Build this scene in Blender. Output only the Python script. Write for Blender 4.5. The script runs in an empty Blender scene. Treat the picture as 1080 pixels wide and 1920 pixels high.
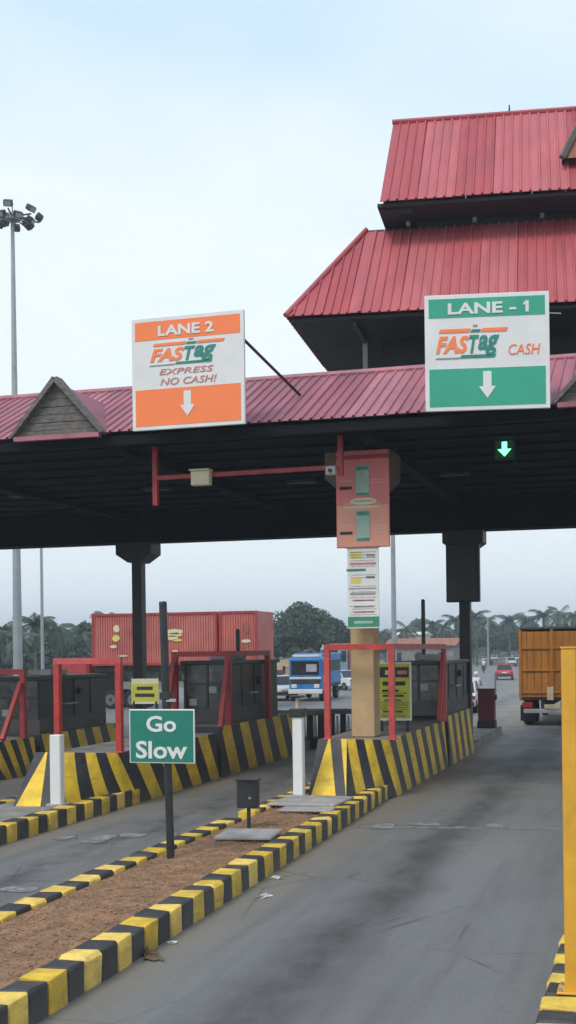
import bpy, bmesh, math, random
from mathutils import Vector, Matrix
import numpy as np
R = math.radians
random.seed(11)
S = bpy.context.scene
C = S.collection

# ------------------------------------------------------------------ camera
F, CX, HY, CAMH = 2000.0, 760.0, 1217.7, 3.0          # in pixels of the 1080x1920 picture
PSI, RHO = math.atan(465 / 2000), R(0.7)
cd = bpy.data.cameras.new('camera'); cam = bpy.data.objects.new('camera', cd); C.objects.link(cam)
cd.sensor_fit = 'AUTO'; cd.sensor_width = 36.0
cd.lens = F / 1920 * 36.0
cd.shift_x = -(CX - 540) / 1920
cd.shift_y = (HY - 960) / 1920
cd.clip_start = 0.1; cd.clip_end = 6000
cam.location = (0, 0, CAMH)
cam.rotation_euler = (Matrix.Rotation(PSI, 3, 'Z') @ Matrix.Rotation(R(90), 3, 'X') @ Matrix.Rotation(-RHO, 3, 'Z')).to_euler()
S.camera = cam
S.render.resolution_x, S.render.resolution_y = 576, 1024

# ------------------------------------------------------------------ sky and sun
W = bpy.data.worlds.new('World'); S.world = W; W.use_nodes = True
SUN_EL, SUN_AZ = R(52), R(200)      # behind the camera, a little to its left
wn, wl = W.node_tree.nodes, W.node_tree.links
wn.clear()
wo = wn.new('ShaderNodeOutputWorld'); bg = wn.new('ShaderNodeBackground'); bg.inputs[1].default_value = 0.10
sky = wn.new('ShaderNodeTexSky'); sky.sky_type = 'NISHITA'; sky.sun_disc = False
sky.sun_elevation = SUN_EL; sky.sun_rotation = SUN_AZ; sky.air_density = 1.2; sky.dust_density = 2.0
tcw = wn.new('ShaderNodeTexCoord'); mpw = wn.new('ShaderNodeMapping'); mpw.inputs['Scale'].default_value = (1.3, 1.3, 3.4)
mpw.inputs['Location'].default_value = (0.4, 0.15, 0.2)
nzw = wn.new('ShaderNodeTexNoise'); nzw.inputs['Scale'].default_value = 1.5; nzw.inputs['Detail'].default_value = 6; nzw.inputs['Roughness'].default_value = 0.5
rpw = wn.new('ShaderNodeValToRGB'); rpw.color_ramp.elements[0].position = 0.34; rpw.color_ramp.elements[0].color = (0.90, 0.90, 0.90, 1)
rpw.color_ramp.elements[1].position = 0.60; rpw.color_ramp.elements[1].color = (0.97, 0.97, 0.97, 1)
sxy = wn.new('ShaderNodeSeparateXYZ'); wl.new(tcw.outputs['Generated'], sxy.inputs[0])
elv = wn.new('ShaderNodeMath'); elv.operation = 'MULTIPLY_ADD'; elv.inputs[1].default_value = 1.15; wl.new(nzw.outputs['Fac'], elv.inputs[0]); wl.new(sxy.outputs[2], elv.inputs[2])
thn = wn.new('ShaderNodeMapRange'); thn.inputs[1].default_value = 0.86; thn.inputs[2].default_value = 1.26; wl.new(elv.outputs[0], thn.inputs[0])
cld = wn.new('ShaderNodeMix'); cld.data_type = 'RGBA'; cld.inputs[6].default_value = (7.3, 8.0, 8.35, 1); cld.inputs[7].default_value = (5.0, 6.5, 8.2, 1)
wl.new(thn.outputs[0], cld.inputs[0])
mxw = wn.new('ShaderNodeMix'); mxw.data_type = 'RGBA'; wl.new(cld.outputs[2], mxw.inputs[7])   # thin cloud, bluer where it thins overhead
wl.new(tcw.outputs['Generated'], mpw.inputs[0]); wl.new(mpw.outputs[0], nzw.inputs['Vector'])
wl.new(nzw.outputs['Fac'], rpw.inputs[0]); wl.new(rpw.outputs[0], mxw.inputs[0])
wl.new(sky.outputs[0], mxw.inputs[6]); wl.new(mxw.outputs[2], bg.inputs[0]); wl.new(bg.outputs[0], wo.inputs[0])
sd = bpy.data.lights.new('sun', 'SUN'); sd.energy = 1.5; sd.angle = R(20); sd.color = (1.0, 0.93, 0.84)
so = bpy.data.objects.new('sun', sd); C.objects.link(so)
so.rotation_euler = Vector((-math.sin(SUN_AZ) * math.cos(SUN_EL) * 1.0, -math.cos(SUN_AZ) * math.cos(SUN_EL), -math.sin(SUN_EL))).to_track_quat('-Z', 'Y').to_euler()
S.view_settings.view_transform = 'Standard'; S.view_settings.look = 'None'
S.view_settings.exposure = 0.45; S.view_settings.gamma = 1.0

# ------------------------------------------------------------------ pixel -> place helpers (a pixel gives a direction, the plane gives the distance)
def ray(px, py):
    u, v = (px - CX) / F, (HY - py) / F
    a = u * math.cos(RHO) + v * math.sin(RHO); b = -u * math.sin(RHO) + v * math.cos(RHO)
    return Vector((a * math.cos(PSI) - math.sin(PSI), a * math.sin(PSI) + math.cos(PSI), b))
def at_z(px, py, z=0.0):
    r = ray(px, py); return Vector((0, 0, CAMH)) + r * ((z - CAMH) / r.z)
def at_y(px, py, y):
    r = ray(px, py); return Vector((0, 0, CAMH)) + r * (y / r.y)

# ------------------------------------------------------------------ materials
def mat(name, col, rough=0.7, var=0.25, scale=3.0, col2=None, bump=0.0, bscale=30.0, metal=0.0, dirt=0.0, dirtcol=(0.13, 0.10, 0.075), dscale=1.6,
        stretch=(1, 1, 1), emit=None, spec=0.5, lowdirt=0.0, worn=None, piece=0.0, rub=0.0):
    m = bpy.data.materials.new(name); m.use_nodes = True
    n, l = m.node_tree.nodes, m.node_tree.links
    b = n['Principled BSDF']; b.inputs['Roughness'].default_value = rough; b.inputs['Metallic'].default_value = metal
    b.inputs['Specular IOR Level'].default_value = spec
    g = n.new('ShaderNodeNewGeometry'); mp = n.new('ShaderNodeMapping'); mp.inputs['Scale'].default_value = stretch
    l.new(g.outputs['Position'], mp.inputs[0])
    nz = n.new('ShaderNodeTexNoise'); nz.inputs['Scale'].default_value = scale; nz.inputs['Detail'].default_value = 7; nz.inputs['Roughness'].default_value = 0.62
    l.new(mp.outputs[0], nz.inputs['Vector'])
    mx = n.new('ShaderNodeMix'); mx.data_type = 'RGBA'
    c2 = col2 if col2 else tuple(c * (1 - 1.5 * var) for c in col)
    c1 = col if col2 else tuple(min(1, c * (1 + 0.7 * var)) for c in col)
    mx.inputs[6].default_value = (*c2, 1); mx.inputs[7].default_value = (*c1, 1)
    rp = n.new('ShaderNodeMapRange'); rp.inputs[1].default_value = 0.28; rp.inputs[2].default_value = 0.72
    l.new(nz.outputs['Fac'], rp.inputs[0]); l.new(rp.outputs[0], mx.inputs[0])
    out = mx.outputs[2]
    def overlay(fac_socket, color, prev):
        q = n.new('ShaderNodeMix'); q.data_type = 'RGBA'; q.inputs[7].default_value = (*color, 1)
        l.new(fac_socket, q.inputs[0]); l.new(prev, q.inputs[6]); return q.outputs[2]
    if dirt > 0:
        dn = n.new('ShaderNodeTexNoise'); dn.inputs['Scale'].default_value = dscale; dn.inputs['Detail'].default_value = 9; dn.inputs['Roughness'].default_value = 0.72
        l.new(g.outputs['Position'], dn.inputs['Vector'])
        dr = n.new('ShaderNodeMapRange'); dr.inputs[1].default_value = 0.47; dr.inputs[2].default_value = 0.70; dr.inputs[4].default_value = dirt
        l.new(dn.outputs['Fac'], dr.inputs[0]); out = overlay(dr.outputs[0], dirtcol, out)
    if worn:                                   # chips in the paint that show what is under it
        vn = n.new('ShaderNodeTexNoise'); vn.inputs['Scale'].default_value = worn[1]; vn.inputs['Detail'].default_value = 5; vn.inputs['Roughness'].default_value = 0.8
        l.new(g.outputs['Position'], vn.inputs['Vector'])
        vr = n.new('ShaderNodeMapRange'); vr.inputs[1].default_value = worn[2]; vr.inputs[2].default_value = worn[2] + 0.05
        l.new(vn.outputs['Fac'], vr.inputs[0]); out = overlay(vr.outputs[0], worn[0], out)
    if lowdirt > 0:                            # road dust splashed on the lowest 40 cm
        sp = n.new('ShaderNodeSeparateXYZ'); l.new(g.outputs['Position'], sp.inputs[0])
        ad = n.new('ShaderNodeMath'); ad.operation = 'MULTIPLY_ADD'; ad.inputs[1].default_value = 0.55; l.new(nz.outputs['Fac'], ad.inputs[0]); l.new(sp.outputs[2], ad.inputs[2])
        lr = n.new('ShaderNodeMapRange'); lr.inputs[1].default_value = 0.25; lr.inputs[2].default_value = 0.62; lr.inputs[3].default_value = lowdirt; lr.inputs[4].default_value = 0
        l.new(ad.outputs[0], lr.inputs[0]); out = overlay(lr.outputs[0], dirtcol, out)
    if rub > 0:                                # tyre rubber scuffed along the road side
        rm = n.new('ShaderNodeMapping'); rm.inputs['Scale'].default_value = (1.2, 0.8, 9.0); l.new(g.outputs['Position'], rm.inputs[0])
        rn = n.new('ShaderNodeTexNoise'); rn.inputs['Scale'].default_value = 1.7; rn.inputs['Detail'].default_value = 6; rn.inputs['Roughness'].default_value = 0.7; l.new(rm.outputs[0], rn.inputs['Vector'])
        rr_ = n.new('ShaderNodeMapRange'); rr_.inputs[1].default_value = 0.54; rr_.inputs[2].default_value = 0.68; rr_.inputs[4].default_value = rub
        l.new(rn.outputs['Fac'], rr_.inputs[0]); out = overlay(rr_.outputs[0], (0.045, 0.042, 0.04), out)
    if piece > 0:                              # every piece weathered a little differently
        oi = n.new('ShaderNodeObjectInfo'); pr_ = n.new('ShaderNodeMapRange'); pr_.inputs[3].default_value = 1 - piece; pr_.inputs[4].default_value = 1 + piece * .6
        l.new(oi.outputs['Random'], pr_.inputs[0]); hs = n.new('ShaderNodeHueSaturation'); l.new(pr_.outputs[0], hs.inputs['Value']); l.new(out, hs.inputs['Color'])
        sr = n.new('ShaderNodeMapRange'); sr.inputs[3].default_value = 1.0; sr.inputs[4].default_value = 1 - piece * .8; l.new(oi.outputs['Random'], sr.inputs[0]); l.new(sr.outputs[0], hs.inputs['Saturation'])
        out = hs.outputs['Color']
    l.new(out, b.inputs['Base Color'])
    if bump > 0:
        bn = n.new('ShaderNodeTexNoise'); bn.inputs['Scale'].default_value = bscale; bn.inputs['Detail'].default_value = 4
        l.new(g.outputs['Position'], bn.inputs['Vector'])
        bp = n.new('ShaderNodeBump'); bp.inputs['Strength'].default_value = bump; bp.inputs['Distance'].default_value = 0.02
        l.new(bn.outputs['Fac'], bp.inputs['Height']); l.new(bp.outputs[0], b.inputs['Normal'])
    if emit:
        b.inputs['Emission Color'].default_value = (*emit[0], 1); b.inputs['Emission Strength'].default_value = emit[1]
    return m
GREY_C = (0.20, 0.19, 0.17)
M = {}
M['yellow'] = mat('yellow_paint', (0.90, 0.57, 0.028), 0.6, 0.18, 5, piece=0.14, rub=0.35, dirt=0.35, dirtcol=(0.24, 0.18, 0.08), dscale=3.0, bump=0.25, bscale=60, lowdirt=0.5, worn=((0.22, 0.2, 0.17), 9.0, 0.66))
M['black'] = mat('black_paint', (0.028, 0.028, 0.034), 0.55, 0.3, 5, piece=0.25, dirt=0.5, dirtcol=(0.11, 0.10, 0.09), dscale=3.0, bump=0.25, bscale=60, lowdirt=0.6, worn=((0.2, 0.18, 0.16), 9.0, 0.67))
M['yellow_wall'] = mat('yellow_barrier_paint', (0.90, 0.57, 0.03), 0.6, 0.2, 2.5, rub=0.3, dirt=0.3, dirtcol=(0.26, 0.18, 0.06), dscale=2.2, bump=0.2, bscale=40, lowdirt=0.55, worn=((0.16, 0.14, 0.1), 6.0, 0.70))
M['black_wall'] = mat('black_barrier_paint', (0.022, 0.022, 0.028), 0.5, 0.3, 2.5, dirt=0.4, dirtcol=(0.09, 0.08, 0.07), dscale=2.2, bump=0.2, bscale=40, lowdirt=0.7)
M['concrete'] = mat('concrete', (0.27, 0.25, 0.23), 0.85, 0.3, 2.2, dirt=0.6, dirtcol=(0.10, 0.09, 0.08), bump=0.3, bscale=50)
M['slab'] = mat('pale_slab', (0.40, 0.38, 0.36), 0.85, 0.25, 3, dirt=0.5, bump=0.3, bscale=40)
M['soil'] = mat('brown_soil', (0.33, 0.18, 0.095), 0.95, 0.4, 4, bump=0.9, bscale=22, dirt=0.5, dirtcol=(0.16, 0.10, 0.06))
M['stone'] = mat('gravel_stone', (0.35, 0.195, 0.105), 0.9, 0.5, 14, dirt=0.5, dirtcol=(0.34, 0.27, 0.21), dscale=18)
M['red_paint'] = mat('red_tube_paint', (0.55, 0.045, 0.035), 0.45, 0.25, 5, piece=.12, worn=((0.16, 0.07, 0.05), 7.0, 0.66), dirt=0.3, dirtcol=(0.22, 0.04, 0.03), dscale=4)
M['red_dark'] = mat('dull_red_paint', (0.42, 0.04, 0.04), 0.5, 0.25, 5, dirt=0.3, dirtcol=(0.12, 0.03, 0.03))
M['roof_red'] = mat('red_roof_sheet', (0.47, 0.070, 0.080), 0.6, 0.16, 0.9, piece=0.13, dirt=0.45, dirtcol=(0.33, 0.09, 0.10), dscale=0.7, stretch=(3, 0.6, 0.6))
M['roof_pink'] = mat('faded_roof_sheet', (0.40, 0.115, 0.155), 0.6, 0.25, 0.8, piece=0.18, dirt=0.6, dirtcol=(0.26, 0.13, 0.16), dscale=0.8, stretch=(3, 0.6, 0.6))
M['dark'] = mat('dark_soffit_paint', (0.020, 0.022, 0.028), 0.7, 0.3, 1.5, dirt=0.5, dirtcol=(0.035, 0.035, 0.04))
M['soffit'] = mat('shade_dark_soffit_paint', (0.005, 0.006, 0.009), 0.8, 0.3, 1.5, spec=0.2)  # dark paint, blackened further to carry the shade under the canopy
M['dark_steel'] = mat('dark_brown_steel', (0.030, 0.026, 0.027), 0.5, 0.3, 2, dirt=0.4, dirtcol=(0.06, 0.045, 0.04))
M['wood_grey'] = mat('weathered_wood', (0.17, 0.155, 0.14), 0.85, 0.45, 6, dirt=0.7, dirtcol=(0.09, 0.08, 0.07), dscale=5, stretch=(1, 1, 4))
M['white_post'] = mat('dull_white_post', (0.42, 0.43, 0.45), 0.6, 0.2, 3, dirt=0.4)
M['white'] = mat('sign_white', (0.74, 0.74, 0.73), 0.45, 0.06, 2, dirt=0.15, dirtcol=(0.5, 0.48, 0.44))
M['sgreen'] = mat('sign_green', (0.028, 0.36, 0.23), 0.4, 0.08, 2, dirt=0.2, dirtcol=(0.07, 0.40, 0.27))
M['gogreen'] = mat('go_slow_green', (0.012, 0.20, 0.145), 0.4, 0.08, 3, dirt=0.2, dirtcol=(0.03, 0.22, 0.16))
M['sorange'] = mat('sign_orange', (0.95, 0.22, 0.065), 0.5, 0.05, 2, dirt=0.2, dirtcol=(0.92, 0.26, 0.10))
M['pinkred'] = mat('faint_red_print', (0.62, 0.22, 0.20), 0.5, 0.15, 5)
M['blackpole'] = mat('black_pole_paint', (0.022, 0.026, 0.028), 0.4, 0.3, 5, dirt=0.4, dirtcol=(0.06, 0.06, 0.055))
M['galv'] = mat('galvanised_steel', (0.36, 0.38, 0.40), 0.45, 0.15, 1.5, metal=0.4)
M['beige'] = mat('beige_pillar_paint', (0.54, 0.37, 0.20), 0.75, 0.15, 1.5, dirt=0.35, dirtcol=(0.36, 0.24, 0.13), bump=0.15)
M['capital'] = mat('brown_capital_paint', (0.20, 0.14, 0.10), 0.75, 0.2, 2, dirt=0.4)
M['pink'] = mat('pink_hoarding', (0.74, 0.20, 0.19), 0.5, 0.12, 1.2, dirt=0.35, dirtcol=(0.72, 0.28, 0.22), dscale=0.9)
M['peach'] = mat('peach_hoarding', (0.78, 0.34, 0.24), 0.5, 0.10, 1.2, dirt=0.3, dirtcol=(0.74, 0.40, 0.30), dscale=0.9)
M['cream'] = mat('cream_print', (0.70, 0.62, 0.42), 0.6, 0.1, 4)
M['palegreen'] = mat('pale_green_print', (0.36, 0.50, 0.42), 0.5, 0.15, 4)
M['darkgreen'] = mat('dark_green_print', (0.06, 0.26, 0.16), 0.5, 0.2, 4)
M['teal'] = mat('teal_print', (0.02, 0.24, 0.19), 0.5, 0.15, 4)
M['greyprint'] = mat('grey_print', (0.35, 0.33, 0.32), 0.6, 0.2, 6)
M['yellowprint'] = mat('yellow_print', (0.72, 0.62, 0.16), 0.6, 0.1, 5)
M['noticeyellow'] = mat('notice_yellow', (0.52, 0.52, 0.05), 0.5, 0.15, 3, dirt=0.3, dirtcol=(0.55, 0.58, 0.2))
M['blackprint'] = mat('black_print', (0.03, 0.03, 0.025), 0.6, 0.2, 5)
M['goldpole'] = mat('amber_pole_paint', (0.74, 0.38, 0.035), 0.4, 0.12, 4, worn=((0.30, 0.16, 0.05), 8.0, 0.68), dirt=0.3, dirtcol=(0.45, 0.22, 0.03), dscale=5)
M['glass'] = mat('booth_glass', (0.03, 0.037, 0.037), 0.3, 0.4, 1.5, spec=0.3)
M['glass_reflect'] = mat('reflection_booth_glass', (0.07, 0.077, 0.075), 0.22, 0.5, 2.0, dirt=0.7, dirtcol=(0.19, 0.19, 0.175), dscale=2.0, spec=0.8)  # paler glass, its blotches painted in as reflections
M['booth'] = mat('booth_metal', (0.045, 0.046, 0.043), 0.5, 0.3, 2.5, dirt=0.5, dirtcol=(0.09, 0.08, 0.07))
M['boothgrey'] = mat('booth_base_grey', (0.11, 0.105, 0.10), 0.7, 0.25, 2.5, dirt=0.5)
M['rubber'] = mat('tyre_rubber', (0.018, 0.018, 0.019), 0.85, 0.3, 8)
M['rim'] = mat('wheel_rim', (0.20, 0.20, 0.21), 0.4, 0.2, 6, metal=0.6)
M['carglass'] = mat('vehicle_glass', (0.02, 0.025, 0.03), 0.08, 0.2, 2)
M['orange'] = mat('orange_truck_body', (0.50, 0.185, 0.018), 0.6, 0.25, 1.5, dirt=0.6, dirtcol=(0.30, 0.12, 0.03), dscale=1.4, stretch=(3, 1, 0.6))
M['container'] = mat('red_container_paint', (0.56, 0.15, 0.125), 0.6, 0.22, 0.6, dirt=0.5, dirtcol=(0.55, 0.25, 0.21), dscale=0.7)
M['blue'] = mat('blue_truck_paint', (0.03, 0.20, 0.50), 0.4, 0.2, 2)
M['paleblue'] = mat('pale_blue_paint', (0.30, 0.42, 0.55), 0.4, 0.2, 2)
M['carred'] = mat('red_car_paint', (0.50, 0.03, 0.06), 0.3, 0.1, 2)
M['carwhite'] = mat('white_car_paint', (0.66, 0.67, 0.68), 0.3, 0.06, 2, dirt=0.2)
M['lampred'] = mat('tail_lamp', (0.35, 0.02, 0.02), 0.3, 0.1, 2)
M['maroon'] = mat('maroon_housing', (0.17, 0.016, 0.030), 0.45, 0.2, 3)
M['chassis'] = mat('truck_chassis', (0.035, 0.032, 0.03), 0.7, 0.4, 4, dirt=0.5)
M['creamcab'] = mat('cream_cab', (0.6, 0.5, 0.33), 0.5, 0.15, 3)
M['led'] = mat('green_led', (0.1, 0.7, 0.3), 0.4, 0.0, 2, emit=((0.22, 1.0, 0.50), 1.5))
M['ledback'] = mat('led_panel', (0.004, 0.03, 0.016), 0.4, 0.2, 4, emit=((0.0, 0.5, 0.15), 0.035))
M['bark'] = mat('bark', (0.13, 0.105, 0.08), 0.9, 0.4, 6, bump=0.5, bscale=20)
M['leaf_dark'] = mat('dark_tree_leaf', (0.045, 0.075, 0.045), 0.7, 0.5, 0.5)
M['leaf_mid'] = mat('mid_tree_leaf', (0.058, 0.095, 0.050), 0.7, 0.5, 0.5)
M['leaf_palm'] = mat('palm_leaf', (0.060, 0.095, 0.055), 0.65, 0.45, 0.6)
M['earth'] = mat('bare_earth', (0.30, 0.22, 0.14), 0.95, 0.3, 0.5, bump=0.4, bscale=3)
M['tile'] = mat('clay_roof', (0.36, 0.13, 0.08), 0.85, 0.3, 2, dirt=0.4)
M['plaster'] = mat('white_plaster', (0.62, 0.62, 0.60), 0.8, 0.12, 1)
M['skin'] = mat('skin', (0.26, 0.14, 0.09), 0.6, 0.1, 5)
M['cloth_white'] = mat('white_shirt', (0.6, 0.6, 0.62), 0.8, 0.15, 6)
M['cloth_dark'] = mat('dark_trousers', (0.05, 0.055, 0.07), 0.85, 0.2, 6)
M['litter'] = mat('pale_litter', (0.62, 0.60, 0.56), 0.7, 0.2, 9)
M['dryleaf'] = mat('dry_leaf', (0.16, 0.10, 0.05), 0.8, 0.4, 9)
M['marking'] = mat('worn_white_paint', (0.30, 0.30, 0.295), 0.8, 0.2, 4, worn=((0.155, 0.157, 0.16), 5.0, 0.46), bump=0.3, bscale=60)
M['tarseam'] = mat('tar_seam', (0.05, 0.05, 0.05), 0.7, 0.3, 5)
M['seam'] = mat('pale_cement_seam', (0.23, 0.225, 0.215), 0.85, 0.3, 4, worn=((0.125, 0.125, 0.125), 5.0, 0.52), bump=0.3, bscale=60)

def asphalt():
    m = bpy.data.materials.new('asphalt'); m.use_nodes = True
    n, l = m.node_tree.nodes, m.node_tree.links; b = n['Principled BSDF']
    g = n.new('ShaderNodeNewGeometry'); sp = n.new('ShaderNodeSeparateXYZ'); l.new(g.outputs['Position'], sp.inputs[0])
    def noise(scale, det, rough, st=(1, 1, 1)):
        mp = n.new('ShaderNodeMapping'); mp.inputs['Scale'].default_value = st; l.new(g.outputs['Position'], mp.inputs[0])
        q = n.new('ShaderNodeTexNoise'); q.inputs['Scale'].default_value = scale; q.inputs['Detail'].default_value = det; q.inputs['Roughness'].default_value = rough
        l.new(mp.outputs[0], q.inputs['Vector']); return q.outputs['Fac']
    def mr(s, a, b_, c=0.0, d=1.0):
        q = n.new('ShaderNodeMapRange'); q.inputs[1].default_value = a; q.inputs[2].default_value = b_; q.inputs[3].default_value = c; q.inputs[4].default_value = d
        l.new(s, q.inputs[0]); return q.outputs[0]
    def math_(op, a, b_):
        q = n.new('ShaderNodeMath'); q.operation = op
        for i, s in enumerate((a, b_)):
            if s is None: continue
            if isinstance(s, (int, float)): q.inputs[i].default_value = s
            else: l.new(s, q.inputs[i])
        return q.outputs[0]
    def mix(f, c1, c2):
        q = n.new('ShaderNodeMix'); q.data_type = 'RGBA'
        if isinstance(f, (int, float)): q.inputs[0].default_value = f
        else: l.new(f, q.inputs[0])
        for i, s in ((6, c1), (7, c2)):
            if isinstance(s, tuple): q.inputs[i].default_value = (*s, 1)
            else: l.new(s, q.inputs[i])
        return q.outputs[2]
    base = mix(mr(noise(0.45, 8, 0.6, (1, 0.35, 1)), 0.3, 0.7), (0.165, 0.160, 0.156), (0.235, 0.230, 0.223))
    base = mix(mr(noise(70, 3, 0.7), 0.35, 0.65, 0, 0.5), base, (0.06, 0.06, 0.06))
    base = mix(mr(noise(24, 5, 0.75), 0.55, 0.70, 0, 0.5), base, (0.27, 0.265, 0.255))
    base = mix(mr(noise(5.5, 8, 0.75), 0.52, 0.70, 0, 0.3), base, (0.085, 0.084, 0.083))
    # wheel-worn streaks along the lanes
    base = mix(mr(noise(1.6, 6, 0.65, (1.0, 0.07, 1)), 0.48, 0.75, 0, 0.55), base, (0.070, 0.068, 0.066))
    # oil drip line along the middle of the near lane, broken into blots
    wob = math_('MULTIPLY', math_('SUBTRACT', noise(0.35, 3, 0.5), 0.5), 1.1)
    dx = math_('ABSOLUTE', math_('ADD', math_('ADD', sp.outputs[0], 3.25), wob), None)
    oil = math_('MULTIPLY', mr(dx, 0.12, 0.62, 1, 0), mr(noise(2.1, 7, 0.7, (1, 0.55, 1)), 0.36, 0.62, 0.5, 0.92))
    base = mix(math_('MULTIPLY', oil, 0.9), base, (0.045, 0.043, 0.041))
    dx2 = math_('ABSOLUTE', math_('ADD', math_('ADD', sp.outputs[0], 8.4), wob), None)
    oil2 = math_('MULTIPLY', mr(dx2, 0.12, 0.6, 1, 0), mr(noise(1.8, 7, 0.7, (1, 0.5, 1)), 0.42, 0.62, 0.0, 0.7))
    base = mix(oil2, base, (0.04, 0.038, 0.036))
    # brown dust that gathers along the kerb edges
    for x in (-5.05, -6.85, -10.0):
        d = math_('ABSOLUTE', math_('SUBTRACT', sp.outputs[0], x), None)
        d = math_('ADD', d, math_('MULTIPLY', math_('SUBTRACT', noise(1.3, 6, 0.7), 0.5), 0.9))
        base = mix(mr(d, 0.1, 0.95, 0.8, 0), base, (0.205, 0.175, 0.135))
    # fine cracks
    vo = n.new('ShaderNodeTexVoronoi'); vo.feature = 'DISTANCE_TO_EDGE'; vo.inputs['Scale'].default_value = 0.55; l.new(g.outputs['Position'], vo.inputs['Vector'])
    ck = math_('MULTIPLY', mr(vo.outputs['Distance'], 0.0, 0.012, 1, 0), mr(noise(0.5, 3, 0.5), 0.5, 0.6, 0, 0.7))
    base = mix(ck, base, (0.04, 0.04, 0.04))
    l.new(base, b.inputs['Base Color']); l.new(mr(noise(0.8, 5, 0.6), 0.3, 0.7, 0.55, 0.85), b.inputs['Roughness'])
    bp = n.new('ShaderNodeBump'); bp.inputs['Strength'].default_value = 0.35; bp.inputs['Distance'].default_value = 0.012
    l.new(noise(55, 4, 0.7), bp.inputs['Height']); l.new(bp.outputs[0], b.inputs['Normal'])
    return m
M['asphalt'] = asphalt()

# ------------------------------------------------------------------ mesh helpers
class MB:
    def __init__(s): s.v = []; s.f = []; s.mi = []
    def add(s, vs, fs, mi=0):
        o = len(s.v); s.v += [tuple(v) for v in vs]
        for f in fs: s.f.append(tuple(i + o for i in f)); s.mi.append(mi)
        return s
    def box(s, a, b, mi=0):
        (x0, y0, z0), (x1, y1, z1) = a, b
        return s.add([(x0, y0, z0), (x1, y0, z0), (x1, y1, z0), (x0, y1, z0), (x0, y0, z1), (x1, y0, z1), (x1, y1, z1), (x0, y1, z1)],
                     [(0, 3, 2, 1), (4, 5, 6, 7), (0, 1, 5, 4), (1, 2, 6, 5), (2, 3, 7, 6), (3, 0, 4, 7)], mi)
    def bbox(s, a, b, r=0.01, mi=0):                       # box with chamfered edges
        bm = bmesh.new(); bmesh.ops.create_cube(bm, size=1)
        a, b = Vector(a), Vector(b)
        for v in bm.verts: v.co = Vector((a[i] + b[i]) / 2 + v.co[i] * (b[i] - a[i]) for i in range(3))
        bmesh.ops.bevel(bm, geom=list(bm.edges), offset=r, segments=1, affect='EDGES')
        bm.verts.index_update()
        s.add([v.co for v in bm.verts], [[v.index for v in f.verts] for f in bm.faces], mi); bm.free(); return s
    def tube(s, p, q, r, r2=None, n=10, mi=0, square=False):
        p, q = Vector(p), Vector(q); d = (q - p).normalized(); r2 = r if r2 is None else r2
        up = Vector((0, 0, 1)) if abs(d.z) < 0.9 else Vector((0, 1, 0))
        x = d.cross(up).normalized(); y = d.cross(x)
        if square: n = 4; r *= 1.414; r2 *= 1.414
        off = math.pi / 4 if square else 0
        vs = []
        for c, rr in ((p, r), (q, r2)):
            for i in range(n):
                t = 2 * math.pi * i / n + off; vs.append(c + x * math.cos(t) * rr + y * math.sin(t) * rr)
        fs = [(i, (i + 1) % n, n + (i + 1) % n, n + i) for i in range(n)]
        fs += [tuple(reversed(range(n))), tuple(range(n, 2 * n))]
        return s.add(vs, fs, mi)
    def prism(s, pts, axis, lo, hi, mi=0):                 # polygon pts in the plane across 'axis', from lo to hi
        n = len(pts); vs = []
        for h in (lo, hi):
            for a, b in pts:
                vs.append({'x': (h, a, b), 'y': (a, h, b), 'z': (a, b, h)}[axis])
        fs = [tuple(range(n)), tuple(reversed(range(n, 2 * n)))] + [(i, n + i, n + (i + 1) % n, (i + 1) % n) for i in range(n)]
        return s.add(vs, fs, mi)
    def ell(s, c, r, n=10, m=6, mi=0):
        vs = [(c[0], c[1], c[2] + r[2])]
        for j in range(1, m):
            t = math.pi * j / m
            for i in range(n):
                a = 2 * math.pi * i / n; vs.append((c[0] + r[0] * math.sin(t) * math.cos(a), c[1] + r[1] * math.sin(t) * math.sin(a), c[2] + r[2] * math.cos(t)))
        vs.append((c[0], c[1], c[2] - r[2])); L = len(vs) - 1
        fs = [(0, 1 + i, 1 + (i + 1) % n) for i in range(n)]
        for j in range(m - 2):
            for i in range(n): fs.append((1 + j * n + i, 1 + (j + 1) * n + i, 1 + (j + 1) * n + (i + 1) % n, 1 + j * n + (i + 1) % n))
        fs += [(L, 1 + (m - 2) * n + (i + 1) % n, 1 + (m - 2) * n + i) for i in range(n)]
        return s.add(vs, fs, mi)
    def mesh(s, name, mats, smooth=False):
        me = bpy.data.meshes.new(name); me.from_pydata(s.v, [], s.f)
        for m in (mats if isinstance(mats, (list, tuple)) else [mats]): me.materials.append(M[m] if isinstance(m, str) else m)
        me.polygons.foreach_set('material_index', s.mi)
        bm = bmesh.new(); bm.from_mesh(me); bmesh.ops.recalc_face_normals(bm, faces=bm.faces); bm.to_mesh(me); bm.free()
        if smooth: me.polygons.foreach_set('use_smooth', [True] * len(me.polygons))
        me.update(); return me
    def build(s, name, mats, parent=None, loc=(0, 0, 0), rz=0, smooth=False):
        return link(name, s.mesh(name, mats, smooth), parent, loc, rz)
def link(name, me, parent=None, loc=(0, 0, 0), rz=0):
    o = bpy.data.objects.new(name, me); C.objects.link(o); o.location = loc; o.rotation_euler.z = rz
    if parent: o.parent = parent
    return o
def tag(o, label=None, cat=None, group=None, kind=None):
    for k, v in (('label', label), ('category', cat), ('group', group), ('kind', kind)):
        if v: o[k] = v
    return o
def thing(name, label, cat, loc=(0, 0, 0), rz=0, group=None):
    o = bpy.data.objects.new(name, None); C.objects.link(o); o.location = loc; o.rotation_euler.z = rz; o.empty_display_size = 0.2
    return tag(o, label, cat, group)
def copy_tree(o, parent=None):
    c = o.copy(); C.objects.link(c); c.parent = parent
    for ch in o.children: copy_tree(ch, c)
    return c
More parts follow.
